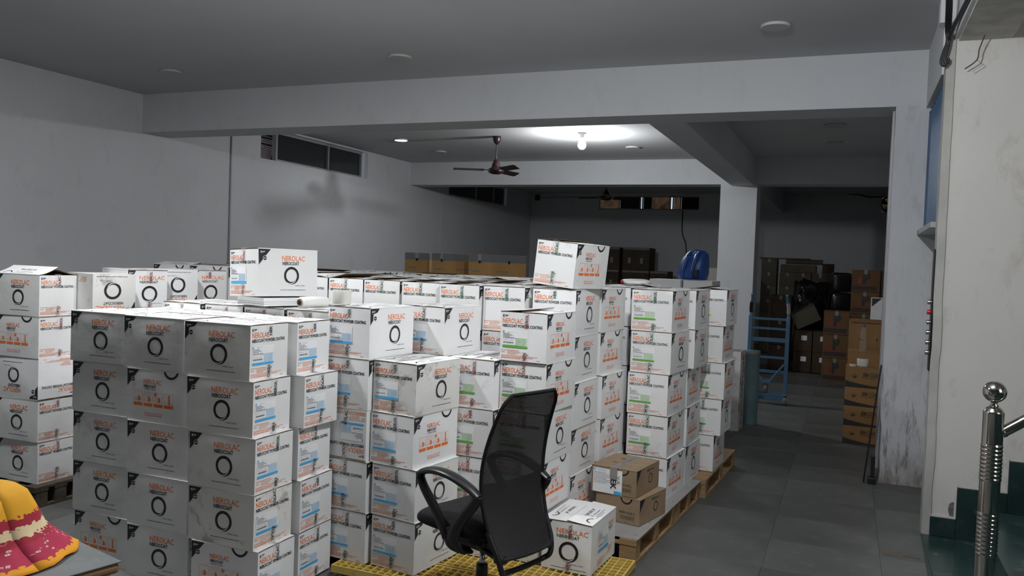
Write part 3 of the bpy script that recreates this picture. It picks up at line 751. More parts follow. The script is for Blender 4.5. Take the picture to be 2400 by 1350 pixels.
mb = MB(); mb.box((-.42, .01, .1335), (.004, 1.49, .1365), 'sheet', None, .0008)
for k in range(6):
    mb.lathe([(0, .1378), (.006, .1374), (.007, .1366)], 'grey_ink', 8, Matrix.Translation((-.03, .08 + .26 * k, 0)))
tag(link('metal_sheet', mb.mesh('metal_sheet'), None, (-1.020, 4.44, 0), (0, 0, rad(-4))), 'grey metal sheet laid over the pallets under the green-label stack', 'sheet')
def grating(label, x0, x1, y0, y1):
    t = thing('floor_grating', label, 'grating', (x0, y0, 0))
    W_, D_ = x1 - x0, y1 - y0; z0, z1 = .012, .05
    fr_ = MB()
    for lo, hi in (((0, 0, z0), (W_, .009, z1)), ((0, D_ - .009, z0), (W_, D_, z1)), ((0, .009, z0), (.009, D_ - .009, z1)), ((W_ - .009, .009, z0), (W_, D_ - .009, z1))): fr_.box(lo, hi, 'frp')
    link('rim', fr_.mesh('rim'), t)
    ft = MB()
    for px in (.05, W_ / 2, W_ - .1):
        for py in (.03, D_ - .08): ft.box((px, py, 0), (px + .05, py + .05, z0 + .004), 'frp')
    link('feet', ft.mesh('feet'), t)
    p = .042; b_ = MB()
    nx, ny = int(W_ / p), int(D_ / p)
    for k in range(1, nx): b_.box((k * W_ / nx - .0032, .009, z0 + .004), (k * W_ / nx + .0032, D_ - .009, z1 - .001), 'frp')
    for k in range(1, ny): b_.box((.009, k * D_ / ny - .0032, z0 + .006), (W_ - .009, k * D_ / ny + .0032, z1 - .003), 'frp')
    o_ = link('grid_bars', b_.mesh('grid_bars'), t); o_['kind'] = 'stuff'
grating('yellow plastic floor grating under the four-high stack, front strip', -2.41, -1.66, 3.55, 3.805)
grating('yellow plastic floor grating behind the chair, larger piece', -2.41, -1.005, 3.822, 4.365)

# ------------------------------------------------------------------ the cartons
G_FRONT, G_YEL, G_WOOD, G_REAR, G_WALL = 'cartons of the front block', 'cartons on the yellow gratings', 'cartons on the wooden pallets', 'cartons in the rear rows', 'cartons by the side wall'
hB, hY, hW, hA = .2625, .267, .273, .2655
stack('front block corner stack', [-2.549, -2.523, -2.500, -2.498, -2.472], 3.05, 0, hB, 0, 'S', ['rb', 'rb', 'rb', 'rbd', 'ib'], G_FRONT)
stack('front block middle stack', [-2.976, -2.946, -2.935, -2.927, -2.920], 3.08, 0, hB, 0, 'S', ['rb', 'ib', 'rb', 'rb', 'rb'], G_FRONT)
stack('front block stack by table', [-3.376, -3.364, -3.354, -3.352, -3.335], 3.11, 0, hB, 0, 'S', ['rb', 'rb', 'rb', 'rb', 'ib'], G_FRONT)
stack('stack behind front block corner', [-2.512, -2.457, -2.487, -2.468, -2.470], 3.352, 0, hB, 0, 'S', ['rb'] * 5, G_FRONT)
def hidden(xs, y, z0, h, yaw, orient, n, where, topvis=True, lift=(0, 0), face='r', tape='g', toplabel=None, group=G_REAR, kind='a'):
    for k, x in enumerate(xs):
        for i in range(n):
            top = i == 0
            if top and topvis:
                lb = (toplabel or 'white carton, flaps showing, {k} in {w}').format(k=NTH[k], w=where)
                carton(x, y + rc.uniform(-.012, .012), z0 + (n - 1) * h, yaw + rc.uniform(-1.5, 1.5), orient, face, None, tape, False, kind, h, lb, group, False, (rc.choice((0, 0, .006, .02)), rc.choice((0, 0, .012))) if lift == 'r' else lift)
            else:
                carton(x, y, z0 + (n - 1 - i) * h, yaw, orient, face, None, tape, False, kind, h, 'white carton buried under others in the rear pallet loads', 'buried white cartons', False, (0, 0), 2)
NTH = ['first', 'second', 'third', 'fourth', 'fifth', 'sixth', 'seventh', 'eighth', 'ninth']
hidden([-2.91, -3.305], 3.39, 0, hB, 0, 'S', 5, 'front block second row', group=G_FRONT, tape='k')
hidden([-2.565, -2.855, -3.145, -3.435], 3.68, .027, .264, 0, 'E', 5, 'front block third row', group=G_FRONT, tape='m')
hidden([-2.38, -2.68, -2.98, -3.28], 4.10, .027, .264, 0, 'E', 5, 'front block fourth row', group=G_FRONT, tape='m')
# yellow gratings
stack('stack under tape roll', [-2.275, -2.272, -2.275, -2.266, -2.262], 3.635, .05, hY, -5, 'E', ['rb', 'rb', 'rbf', 'rb', 'rb'], G_YEL)
stack('four-high stack at chair arm', [-1.986, -1.990, -1.969, -1.963], 3.62, .05, hY, -7, 'E', ['rbd', 'ib', 'rb', 'rb'], G_YEL)
stack('four-high stack behind seat', [-1.738, -1.734, -1.738, -1.748], 4.02, .05, hY, -3, 'E', ['rg'] * 4, G_YEL, 'm')
stack('stack behind chair backrest', [-1.456, -1.454, -1.454, -1.456, -1.466], 4.06, .05, hY, -4.5, 'E', ['ig', 'ig', 'rg', 'ig', 'rg'], G_YEL, 'm', (0, .012))
stack('stack between tape and chair', [-2.059, -2.05, -2.05, -2.05, -2.05], 4.05, .05, hY, -6, 'E', ['rb', 'ib', 'rb', 'rb', 'rb'], G_YEL)
# W: lone carton on the grating beside the chair, other print, top flaps sprung open
carton(-1.160, 4.03, .05, -3, 'E', 'r', 'b', 'm', False, 'b', .262, 'white carton with sprung top flaps on the yellow grating beside the pallet', G_YEL, False, (.003, .010), seed=2)
# wooden pallets along the aisle
stack('stack under tilted carton', [-1.457, -1.454, -1.446, -1.452, -1.449], 4.53, .137, hW, -4.5, 'E', ['r-', 'r-', 'r-', 'r-', 'i-'], G_WOOD, 'g')
carton(-1.475, 4.52, .137 + 5 * hW + .014, -12, 'E', 'i', None, 'g', False, 'a', .266, 'white carton tilted on top of the six-high stack, highest of all', G_WOOD, False, (0, .012), tilt=(5.0, .5), seed=1)
stack('stack beside tilted carton stack', [-1.426, -1.423, -1.403, -1.404, -1.398], 4.965, .137, hW, -6.5, 'E', ['i-', 'i-', 'i-', 'i-', 'i-'], G_WOOD, 'g')
stack('metal sheet stack', [-1.046, -1.043, -1.052, -1.045, -1.038], 5.285, .137, hW, -6, 'E', ['ig', 'rg', 'ig', 'ig', 'ig'], G_WOOD, 'g')
stack('aisle stack past sheet', [-.968, -.966, -1.004, -.996, -.996], 5.71, .137, hW, -4, 'E', ['r-', 'r-', 'i-', 'i-', 'r-'], G_WOOD, 'g')
stack('last aisle stack', [-.830, -.846, -.822, -.836, -.880], 6.22, .137, hW, -4, 'E', ['ry', 'i-', 'ig', 'rg', 'i-'], G_WOOD, 'g', (.02, .012))
# rear rows: the ends that show above the front block
RL = 'white carton end showing above the front block, {k} in the {w}'
for k, (x, y) in enumerate([(-1.782, 4.55), (-2.072, 4.53), (-2.368, 4.58), (-2.677, 4.62), (-2.967, 4.64), (-3.26, 4.66), (-3.56, 4.68)]):
    for i in range(5):
        lb = f"white carton with name on its end, {NTH[k]} away from the tilted carton" if i == 0 else f"white carton one below, {NTH[k]} away from the tilted carton" if i == 1 and k == 0 else 'white carton buried under others in the rear pallet loads'
        vis = i == 0 or (i == 1 and k < 2)
        if i == 1 and k == 1: lb = 'white carton one below, second away from the tilted carton'
        carton(x, y, .137 + (4 - i) * hW, -2.5, 'E', 'r', None, 'g', False, 'a', hW, lb, G_REAR if vis else 'buried white cartons', False, (rc.choice((0, .015, .03)), rc.choice((0, .02))) if i == 0 else (0, 0), 0 if vis else 2)
hidden([-1.735, -2.03, -2.33, -2.63, -2.93, -3.23, -3.53], 5.14, .137, hW, -3, 'E', 5, 'second rear row from the aisle', lift='r')
hidden([-1.405, -1.71, -2.01, -2.31, -2.61, -2.91, -3.21], 5.60, .137, hW, -3, 'E', 5, 'third rear row from the aisle', lift='r')
hidden([-1.30, -1.60, -1.90, -2.20, -2.5, -2.8, -3.1], 6.07, .137, hW, -3, 'E', 5, 'fourth rear row from the aisle', lift='r', face='i')
# by the side wall
stack('dark pallet stack', [-4.685] * 5, 3.632, .133, hA, 1, 'S', ['r-', 'i-', 'r-f', 'r-', 'r-'], G_WALL, 'm', (.03, .05))
for k, (px_, py_, yw, fl_, dm, nm) in enumerate([(-4.43, 3.97, -18, True, True, 'torn upside-down white carton with dirty tape, beside the stack on the dark pallet'),
                                 (-4.45, 4.262, -18, False, False, 'upright white carton with ring emblem between two upside-down ones by the wall'),
                                 (-4.45, 4.553, -18, True, False, 'clean upside-down white carton with ring emblem in the row by the wall'),
                                 (-4.45, 4.845, -18, False, False, 'white carton with ring emblem beside the tilted one, end of the wall row')]):
    R_ = Matrix.Rotation(rad(yw), 3, 'Z')
    for i in range(5):
        c_ = Vector((px_, py_, 0)) + R_ @ Vector((-CL / 2, 0, 0))
        carton(c_.x, c_.y, .137 + (4 - i) * hW - (.03 if dm else 0), yw + 90, 'E', 'r', None, 'm', fl_ and i == 0, 'b', hW, nm if i == 0 else 'white carton buried under others in the rear pallet loads', G_WALL if i == 0 else 'buried white cartons', dm and i == 0, (0, 0), 0 if i == 0 else 2, corner=False, seed=k + 1)
hidden([-5.2, -4.78, -4.36], 5.42, .137, hW + .004, 2, 'S', 5, 'row behind the upside-down cartons', lift='r', face='i', group=G_WALL, tape='m')
hidden([-5.40, -5.0, -4.6, -4.2, -3.8], 6.2, .137, hW, 1, 'S', 5, 'row behind the tilted emblem carton', lift='r', group=G_WALL)
hidden([-6.2, -5.8, -5.4, -5.0, -4.6, -4.2], 7.3, .137, hW, 1, 'S', 5, 'row near the conduit on the wall', lift='r', face='i', group=G_WALL)
hidden([-3.5, -3.1, -2.7, -2.3], 7.0, .137, hW, 0, 'S', 5, 'row before the amber boxes', lift='r', face='i', group=G_REAR)
# T1 : carton set askew on top of the front block
carton(-2.965, 3.60, 1.404, -17, 'E', 'r', 'b', 'm', False, 'a', .266, 'white carton set askew on the front block with ring emblem and blue label', G_FRONT, tilt=(-2.2, -1.0), seed=3)
fm = MB(); fm.box((-.13, -.18, 0), (.13, .18, .012), 'carton', None, .002); fm.box((-.128, -.178, .0125), (.128, .178, .022), 'carton', None, .002); fm.box((-.13, -.18, .0225), (.126, .18, .046), 'carton', None, .004)
tag(link('flattened_carton', fm.mesh('flattened_carton'), None, (-3.02, 3.84, 1.3555), (0, 0, rad(-17))), 'flattened carton lying under the askew carton on the front block', 'carton', G_FRONT)
# white stack beside the teal roll, on the floor
for i in range(3):
    carton(-.985, 8.62, i * .272, -3, 'S', 'r', 'b' if i < 2 else None, 'm', False, 'b', .272, f'white carton on the floor beside the teal roll, {["bottom", "middle", "top"][i]} of three', G_REAR, i == 2, seed=i + 1)

# ------------------------------------------------------------------ other boxes
def bx_carton(name, x, y, z, wd, dp, ht, yaw, mat, label, group, printer=None, cat='carton', tape=None, flaps='edge'):
    """plain carton with its front (towards -Y) centred on x; panels, top seam and print"""
    mb = MB()
    vs_lo, vs_hi = (-wd / 2, 0, 0), (wd / 2, dp, ht - .004)
    mb.box(vs_lo, vs_hi, mat, None, .003)
    o = link(name, mb.mesh(name), None, (x, y, z), (0, 0, rad(yaw))); tag(o, label, cat, group)
    for s in (-1, 1):
        f = MB(); f.box((min(s * .0015, s * (wd / 2 + .001)), -.0015, ht - .0038), (max(s * .0015, s * (wd / 2 + .001)), dp + .0015, ht), mat, None, .001); link('top_flap', f.mesh('top_flap'), o)
    if printer:
        pm = MB(); F = Face(pm, lambda a, b, off: Vector((-wd / 2 + a, -off, ht - b)), wd, ht); S = Face(pm, lambda a, b, off: Vector((wd / 2 + off, a, ht - b)), dp, ht)
        T = Face(pm, lambda a, b, off: Vector((-wd / 2 + a, dp - b, ht + off)), wd, dp)
        printer(F, S, T); link('printed_panel', pm.mesh('printed_panel'), o)
    if tape:
        tp = MB(); tp.box((-.024, -.003, ht + .0003), (.024, dp + .003, ht + .0007), tape); tp.box((-.024, -.0032, ht - .07), (.024, -.0028, ht), tape); link('tape', tp.mesh('tape'), o)
    return o
rp = random.Random(5)
# two brown cartons on the pallet
def brown_print(F, S, T):
    S.ring(S.w * .60, S.h * .50, .030, .024, 'ink', 0, 2 * pi, 20); S.poly([(.004, .004), (.004, S.h * .5), (S.w * .2, .004)], 'ink', .0007); S.text('NEROLAC', S.w * .45, S.h * .22, .016, 'ink', .11, res=1)
    F.ring(F.w * .70, .0, .040, .030, 'ink', rad(185), rad(355), 14); F.text('NEROLAC', F.w * .55, F.h * .62, .016, 'ink', .10, res=1)
    for k in range(3): F.dashes(F.w * .58, F.w * .9, F.h * (.70 + .05 * k), .003, 'ink', rp)
    T.text('THIS SIDE UP', T.w * .55, T.d_ if hasattr(T, 'd_') else T.h * .5, .018, 'ink', .12, res=1, rot=rad(90)); T.dashes(T.w * .3, T.w * .42, T.h * .3, .02, 'ink', rp); T.dashes(T.w * .25, T.w * .36, T.h * .6, .012, 'ink', rp)
b1 = bx_carton('brown_carton', -1.205, 4.70, .138, .29, .36, .155, -13, 'kraft', 'crushed brown carton on the metal sheet, underneath another brown one', 'brown cartons on the pallet', brown_print)
b2 = bx_carton('brown_carton', -1.235, 4.705, .295, .29, .36, .16, -9, 'kraft', 'brown carton with big white paper label, upper of two on the pallet', 'brown cartons on the pallet', brown_print, tape='tape_brown')
lm = MB(); F = Face(lm, lambda a, b, off: Vector((-.145 + a, -off, .16 - b)), .29, .16)
F.rect(.012, .014, .200, .158, 'paper', .0014); F.poly([(.016, .018), (.016, .036), (.032, .018)], 'blue', .002); F.text('NEROLAC', .045, .030, .009, 'blue', .05, .002, res=1)
for k in range(7): F.dashes(.018, .10 + .03 * (k % 3), .040 + .010 * k, .003, 'grey_ink', rp, .002)
F.text('NEK', .128, .03, .034, 'ink', .10, .0024, bold=.03, rot=-pi / 2); F.text('VA', .165, .045, .022, 'teal', .05, .0024, rot=-pi / 2); F.rect(.150, .138, .198, .156, 'blue', .002)
link('shipping_label', lm.mesh('shipping_label'), b2)
# amber boxes on the rear stacks
def amber_print(F, S, T):
    for q in (F, S):
        q.rect(.0, .0, q.w, q.h * .20, 'greycard', .0005); q.disc(q.w * .5, q.h * .19, .020, 'dark', .0012)
        q.dashes(q.w * .12, q.w * .5, q.h * .42, .012, 'teal', rp, .0008); q.dashes(q.w * .12, q.w * .8, q.h * .62, .008, 'greycard', rp, .0008); q.rect(0, q.h * .90, q.w, q.h * .97, 'teal', .0008)
for k, (x, y, yw, nm) in enumerate([(-4.98, 9.0, -4, 'behind its neighbours, nearest the wall'), (-4.412, 8.567, -22, 'middle of three in a row'), (-3.787, 8.267, -22, 'nearest the tilted white carton')]):
    for i in range(4):
        lb = f'amber box with grey top band and handle holes, {nm}' if i == 3 else f'amber box under the top row, {["on the floor", "second up", "third up"][i]}, {nm}'
        bx_carton('amber_box', x, y, i * .43, .36, .56, .428, yw, 'amber_lt', lb, 'amber boxes at the back', amber_print if i == 3 else None, tape='tape' if i == 3 else None, cat='box')
# dark boxes far behind, by the back wall
def dark_print(F, S, T):
    F.rect(0, 0, F.w, F.h * .10, 'greycard', .0006); F.rect(F.w * .2, F.h * .45, F.w * .3, F.h * .7, 'grey_ink', .0008); F.rect(F.w * .66, F.h * .45, F.w * .76, F.h * .7, 'grey_ink', .0008)
for k, (x, n, nm) in enumerate([(-5.22, 4, 'stack hidden half behind the tilted carton'), (-4.52, 4, 'free-standing stack'), (-3.98, 3, 'low stack')]):
    for i in range(n):
        wd = .62 if k < 2 else .40
        bx_carton('dark_box', x, 18.4, i * .52, wd, .6, .515, 0, 'brown_dk', f'dark box near far wall, {["on the floor", "second up", "third up", "topmost"][i]}, {nm}', 'dark boxes by the far wall', dark_print, cat='box')
# boxes with the bag on top
def writing(F, S, T): F.text('NF', F.w * .35, F.h * .55, .05, 'blue', .07, res=1); F.dashes(F.w * .35, F.w * .6, F.h * .72, .02, 'blue', rp)
for i in range(5):
    bx_carton('white_box', -1.845, 8.85, i * .3045, .34, .40, .303, -3, 'carton', ('wide white box under the backpack, topmost of its stack' if i == 4 else f'wide white box {["on the floor", "second up", "third up", "fourth up"][i]} in the stack beside the backpack'), 'white boxes before the column', cat='box')
    bx_carton('white_box', -1.50, 8.88, i * .3045, .31, .40, .303, -4, 'carton', ('white box with blue handwriting, directly under the backpack' if i == 4 else f'white box {["on the floor", "second up", "third up", "fourth up"][i]} in the stack below the backpack'), 'white boxes before the column', writing if i == 4 else None, cat='box')
# sack lying on the rear cartons
def blob(name, pts_r, mat, label, cat, loc, rot=(0, 0, 0), scale=(1, 1, 1), seed=1, rough=.12, ico=3, flat=True, ex=.62):
    bm = bmesh.new(); bmesh.ops.create_icosphere(bm, subdivisions=ico, radius=1)
    rn = random.Random(seed); ph = [rn.uniform(0, 6) for _ in range(9)]
    for v in bm.verts:
        p = v.co.copy(); n_ = 1 + rough * (sin(3 * p.x + ph[0]) * sin(4 * p.z + ph[1]) + .7 * sin(7 * p.y + ph[2] + 3 * p.z) + .45 * sin(11 * p.x + 9 * p.z + ph[3]) + .3 * sin(17 * p.z + 8 * p.y + ph[4]))
        q = Vector([math.copysign(abs(c) ** ex, c) for c in p]) * n_
        v.co = Vector((q.x * scale[0], q.y * scale[1], max(q.z * scale[2], -scale[2] * .93) if flat else q.z * scale[2]))
    for f in bm.faces: f.smooth = True
    me = bpy.data.meshes.new(name); bm.to_mesh(me); bm.free(); me.materials.append(M[mat])
    return tag(link(name, me, None, loc, rot), label, cat)
sk = blob('sack', None, 'whitep', 'white printed sack with a red end lying on the rear cartons', 'sack', (-1.52, 6.24, 1.530), (0, 0, rad(10)), (.11, .13, .022), 3, .04)
e_ = MB(); e_.lathe([(.001, -.02), (.025, -.018), (.030, 0), (.025, .02), (.001, .022)], 'red', 12, Matrix.Translation((-.105, -.03, .0)) @ Matrix.Diagonal((.5, 2.6, .6, 1))); link('red_end', e_.mesh('red_end'), sk)

# backpack
bp = thing('backpack', 'blue nylon backpack slumped on the white boxes before the column', 'backpack', (-1.575, 9.02, 1.526), (0, 0, rad(-28)))
def lofted(prof, mat, n=20, sup=.75):
    mb = MB(); vs, fs = [], []
    for cx_, cy_, z, rx, ry in prof:
        for j in range(n):
            a = 2 * pi * j / n; c_, s_ = cos(a), sin(a)
            wob = 1 + .03 * sin(5 * a + z * 40)
            vs.append((cx_ + rx * wob * math.copysign(abs(c_) ** sup, c_), cy_ + ry * wob * math.copysign(abs(s_) ** sup, s_), z))
    k = len(prof)
    for i in range(k - 1):
        for j in range(n): fs.append((i * n + j, i * n + (j + 1) % n, (i + 1) * n + (j + 1) % n, (i + 1) * n + j))
    fs += [tuple(range(n))[::-1], tuple(range((k - 1) * n, k * n))]
    mb.add(vs, fs, mat, True); return mb
pb = lofted([(0, 0, 0, .135, .09), (0, 0, .02, .16, .115), (.0, 0, .08, .17, .125), (.01, 0, .16, .165, .115), (.02, .01, .23, .15, .10), (.035, .015, .28, .12, .08), (.045, .02, .315, .075, .05), (.05, .02, .325, .02, .02)], 'bag_blue')
link('bag_body', pb.mesh('bag_body'), bp)
for sx in (-.045, .075):
    s_ = MB(); s_.tube([(sx + .03, -.03, .31), (sx + .03, -.085, .27), (sx + .015, -.118, .18), (sx, -.128, .09), (sx - .02, -.115, .02)], .027, 'bag_blue', 8, ry=.008, upv=(1, 0, 0)); so = link('shoulder_strap', s_.mesh('shoulder_strap'), bp)
    q_ = MB(); q_.tube([(sx + .03, -.103, .25), (sx + .012, -.128, .18), (sx + .002, -.138, .10)], .004, 'alu', 6); link('strap_webbing', q_.mesh('strap_webbing'), so)
s_ = MB(); s_.tube([(.10, -.03, .28), (.11, -.05, .315), (.05, -.06, .325), (.03, -.06, .30)], .007, 'bag_navy', 8); link('carry_handle', s_.mesh('carry_handle'), bp)
s_ = MB(); s_.box((.10, -.16, .03), (.17, -.10, .11), 'bag_navy', None, .015); link('side_pocket', s_.mesh('side_pocket'), bp)

# stretch film roll and tape rolls on the cartons
def film_roll(x, y, z, yaw):
    t = thing('stretch_film_roll', 'roll of stretch film lying on the front block cartons', 'roll', (x, y, z), (0, 0, rad(yaw)))
    mx = Matrix.Rotation(pi / 2, 4, 'X')
    a = MB(); a.lathe([(.019, -.09), (.029, -.09), (.031, -.086), (.032, 0), (.0305, .086), (.028, .09), (.019, .09)], 'film', 28, mx); link('film', a.mesh('film'), t)
    c_ = MB(); c_.lathe([(.0185, -.098), (.0160, -.098), (.0160, .098), (.0185, .098), (.0185, -.098)], 'cardtube', 20, mx); link('card_core', c_.mesh('card_core'), t)
film_roll(-2.72, 3.76, 1.387, -14)
def tape_roll(x, y, z, r, h, label, rot=(0, 0, 0), cat='tape', ri=.038):
    t = thing('tape_roll', label, cat, (x, y, z), rot)
    a = MB(); a.lathe([(ri + .002, 0), (r, 0), (r + .0015, .003), (r + .0015, h - .003), (r, h), (ri + .002, h)], 'tape_roll', 32); link('tape_wound', a.mesh('tape_wound'), t)
    c_ = MB(); c_.lathe([(ri + .0018, 0), (ri - .001, 0), (ri - .001, h), (ri + .0018, h), (ri + .0018, 0)], 'cardtube', 28); link('card_core', c_.mesh('card_core'), t)
tape_roll(-2.495, 3.70, 1.3935, .048, .072, 'roll of clear tape standing on the carton behind the corner stack')

# ------------------------------------------------------------------ office chair
ch = thing('office_chair', 'black mesh-back office chair with looped armrests before the cartons', 'chair', (-1.50, 3.42, 0), (0, 0, rad(161)))
# local: +X is the way it faces, +Y its own left (towards the camera)
def grid_mesh(fn, nu, nv, mat, smooth=True, close=False):
    mb = MB(); vs = [fn(i / nu, j / nv) for j in range(nv + 1) for i in range(nu + 1)]
    mb.add(vs, [(j * (nu + 1) + i, j * (nu + 1) + i + 1, (j + 1) * (nu + 1) + i + 1, (j + 1) * (nu + 1) + i) for j in range(nv) for i in range(nu)], mat, smooth); return mb
def pw(c, e): return math.copysign(abs(c) ** e, c)
mb = MB(); nu, nv = 48, 20; vs, fs = [], []
for jv in range(nv + 1):
    la = -pi / 2 + pi * jv / nv
    for iu in range(nu):
        lo_ = 2 * pi * iu / nu; cl_ = pw(cos(la), .42)
        x = .245 * cl_ * pw(cos(lo_), .55); y = .238 * cl_ * pw(sin(lo_), .55); z = .052 * pw(sin(la), .8)
        fr_ = max(0, (x - .10) / .145)
        z = z * (1 - .30 * fr_ ** 2) - .030 * fr_ ** 2.2 + .010 * (y / .238) ** 2 + .006 * (1 - (x / .245) ** 2)
        vs.append((.035 + x, y, .468 + z))
for jv in range(nv):
    for iu in range(nu): fs.append((jv * nu + iu, jv * nu + (iu + 1) % nu, (jv + 1) * nu + (iu + 1) % nu, (jv + 1) * nu + iu))
mb.add(vs, fs, 'fabric', True); link('seat', mb.mesh('seat'), ch)
pan = MB(); pan.box((-.13, -.13, .385), (.14, .13, .424), 'blackp', None, .012); pan.box((-.10, -.06, .335), (.12, .06, .378), 'blackp', None, .01); link('seat_pan', pan.mesh('seat_pan'), ch)
def bprof(v):    # v 0 bottom -> 1 top : offset of the back along X
    z = .385 + v * .70
    x = -.262 + .098 * sin(pi * min(1, v) ** .92) - .008 * v
    return x, z
def hw(v): return .166 + .036 * sin(pi * min(1, .12 + v * .9)) + .012 * v - (.035 * max(0, (v - .92) / .08) ** 2)
def bpt(u, v, off=0):
    x, z = bprof(v); y = (u * 2 - 1) * hw(v); x += -.03 * (1 - (u * 2 - 1) ** 2) + .0
    return Vector((x - off, y, z + (.006 * (1 - (2 * u - 1) ** 2) if v > .9 else 0)))
g_ = grid_mesh(lambda u, v: bpt(u, v), 16, 28, 'mesh'); link('backrest', g_.mesh('backrest'), ch)
rim = MB()
loop = [bpt(0, k / 24) for k in range(25)] + [bpt(k / 12, 1) for k in range(1, 12)] + [bpt(1, 1 - k / 24) for k in range(25)]
rim.tube(loop, .0085, 'fabric', 8, ry=.0085); rim.tube([bpt(k / 12, 0) for k in range(13)], .008, 'blackp', 8)
link('backrest_rim', rim.mesh('backrest_rim'), ch)
# lower half of the back is a double layer (pocket of denser cloth)
g_ = grid_mesh(lambda u, v: bpt(.02 + .96 * u, .0 + .44 * v, -.012), 14, 14, 'mesh'); link('lumbar_panel', g_.mesh('lumbar_panel'), ch)
tb = MB()
def smooth_path(pts, n=8):
    P_ = [Vector(p) for p in pts]; out = []
    for i in range(len(P_) - 1):
        p0, p1, p2, p3 = P_[max(i - 1, 0)], P_[i], P_[i + 1], P_[min(i + 2, len(P_) - 1)]
        for k in range(n):
            t = k / n
            out.append(.5 * ((2 * p1) + (-p0 + p2) * t + (2 * p0 - 5 * p1 + 4 * p2 - p3) * t * t + (-p0 + 3 * p1 - 3 * p2 + p3) * t ** 3))
    return out + [P_[-1]]
b0, b1_ = bpt(0, .02), bpt(1, .02)
tb.tube(smooth_path([bpt(1, .16, -.006), bpt(1, .03, .0), (b1_.x - .01, .165, .34), (b1_.x + .01, .13, .315), (b1_.x + .015, .05, .307), (b1_.x + .015, -.05, .307), (b1_.x + .01, -.13, .315), (b0.x - .01, -.165, .34), bpt(0, .03, .0), bpt(0, .16, -.006)]), .0125, 'blackm', 12)
link('back_tube', tb.mesh('back_tube'), ch)
tb = MB()
tb.tube(smooth_path([(b1_.x + .006, -.13, .392), (-.19, -.13, .375), (-.06, -.10, .39), (-.02, 0, .392), (-.06, .10, .39), (-.19, .13, .375), (b1_.x + .006, .13, .392)]), .0125, 'blackm', 10)
link('back_arm', tb.mesh('back_arm'), ch)
for s in (-1, 1):
    tb = MB(); tb.box((b1_.x - .02, s * .155 - .022, .365), (b1_.x + .03, s * .155 + .022, .40), 'blackp', None, .008); link('back_bracket', tb.mesh('back_bracket'), ch)
for s in (1, -1):
    a = MB(); y = .252 if s > 0 else -.210
    pad = smooth_path([(.165, y, .668), (.145, y, .700), (.06, y + s * .006, .722), (-.04, y + s * .006, .718), (-.14, y, .686), (-.20, y, .655)])
    n_ = len(pad); a.tube(pad, [.0125 + .004 * sin(pi * k / (n_ - 1)) for k in range(n_)], 'blackp', 12, ry=[.022 + .012 * sin(pi * k / (n_ - 1)) for k in range(n_)], upv=(0, 0, 1))
    front = smooth_path([(.163, y, .675), (.135, y, .63), (.055, y, .545), (.005, y, .483), (-.013, y - s * .008, .44)])
    a.tube(front, [.017 + .010 * (k / (len(front) - 1)) for k in range(len(front))], 'blackp', 10, ry=.022, upv=(1, 0, 0))
    rear = smooth_path([(-.195, y, .662), (-.175, y, .625), (-.110, y, .550), (-.068, y, .49), (-.045, y - s * .008, .44)])
    a.tube(rear, [.022 + .012 * (k / (len(rear) - 1)) for k in range(len(rear))], 'blackp', 10, ry=.022, upv=(1, 0, 0))
    low = smooth_path([(-.032, y - s * .004, .49), (-.036, y - s * .008, .44), (-.045, y - s * .03, .395), (-.045, y - s * .09, .375)])
    a.tube(low, [.035, .036, .037, .038, .039, .04, .041, .042, .044, .045, .046, .047, .048, .049, .05, .05, .05, .05, .05, .05, .05, .05, .05, .05, .05][:len(low)], 'blackp', 12, ry=.016, upv=(1, 0, 0))
    link('armrest', a.mesh('armrest'), ch)
gl = MB(); gl.lathe([(.0, .34), (.014, .34), (.014, .20), (.0, .20)], 'chrome', 20); gl.lathe([(.0135, .235), (.0155, .235), (.0155, .10), (.0135, .10)], 'chrome', 20); link('gas_lift', gl.mesh('gas_lift'), ch)
gl = MB(); gl.lathe([(.0, .262), (.025, .262), (.027, .255), (.029, .10), (.0, .10)], 'blackp', 24); link('lift_cover', gl.mesh('lift_cover'), ch)
for k in range(5):
    a_ = rad(20 + 72 * k); d = Vector((cos(a_), sin(a_), 0)); s_ = MB()
    s_.tube([d * .02 + Vector((0, 0, .115)), d * .14 + Vector((0, 0, .10)), d * .25 + Vector((0, 0, .078))], [.026, .022, .017], 'blackp', 10); lg = link('base_spoke', s_.mesh('base_spoke'), ch)
    wv = MB(); wv.lathe([(0, -.022), (.020, -.022), (.025, -.016), (.025, .016), (.020, .022), (0, .022)], 'blackp', 16, Matrix.Translation(d * .25 + Vector((0, 0, .026))) @ Matrix.Rotation(a_ + 1, 4, 'Z') @ Matrix.Rotation(pi / 2, 4, 'X')); link('caster', wv.mesh('caster'), lg)

# ------------------------------------------------------------------ table with the dyed cloth
TZ = .75
tc = Vector((-1.893, 1.742, 0))
tb_ = thing('side_table', 'grey laminate-topped table with brown edge and cream body', 'table', (tc.x, tc.y, 0), (0, 0, rad(10)))
a = MB(); a.box((-1.1, -.9, TZ - .004), (0, 0, TZ), 'laminate', None, .001); link('table_top', a.mesh('table_top'), tb_)
a = MB(); a.box((-1.1, -.9, TZ - .036), (-.002, -.002, TZ - .0045), 'table_edge', None, .012); link('table_edge', a.mesh('table_edge'), tb_)
a = MB(); a.box((-1.05, -.85, .08), (-.02, -.02, TZ - .037), 'cream', None, .003); link('table_body', a.mesh('table_body'), tb_)
for sx in (-1.04, -.08):
    for sy in (-.84, -.08): a = MB(); a.box((sx, sy, 0), (sx + .05, sy + .05, .081), 'blackp'); link('foot', a.mesh('foot'), tb_)
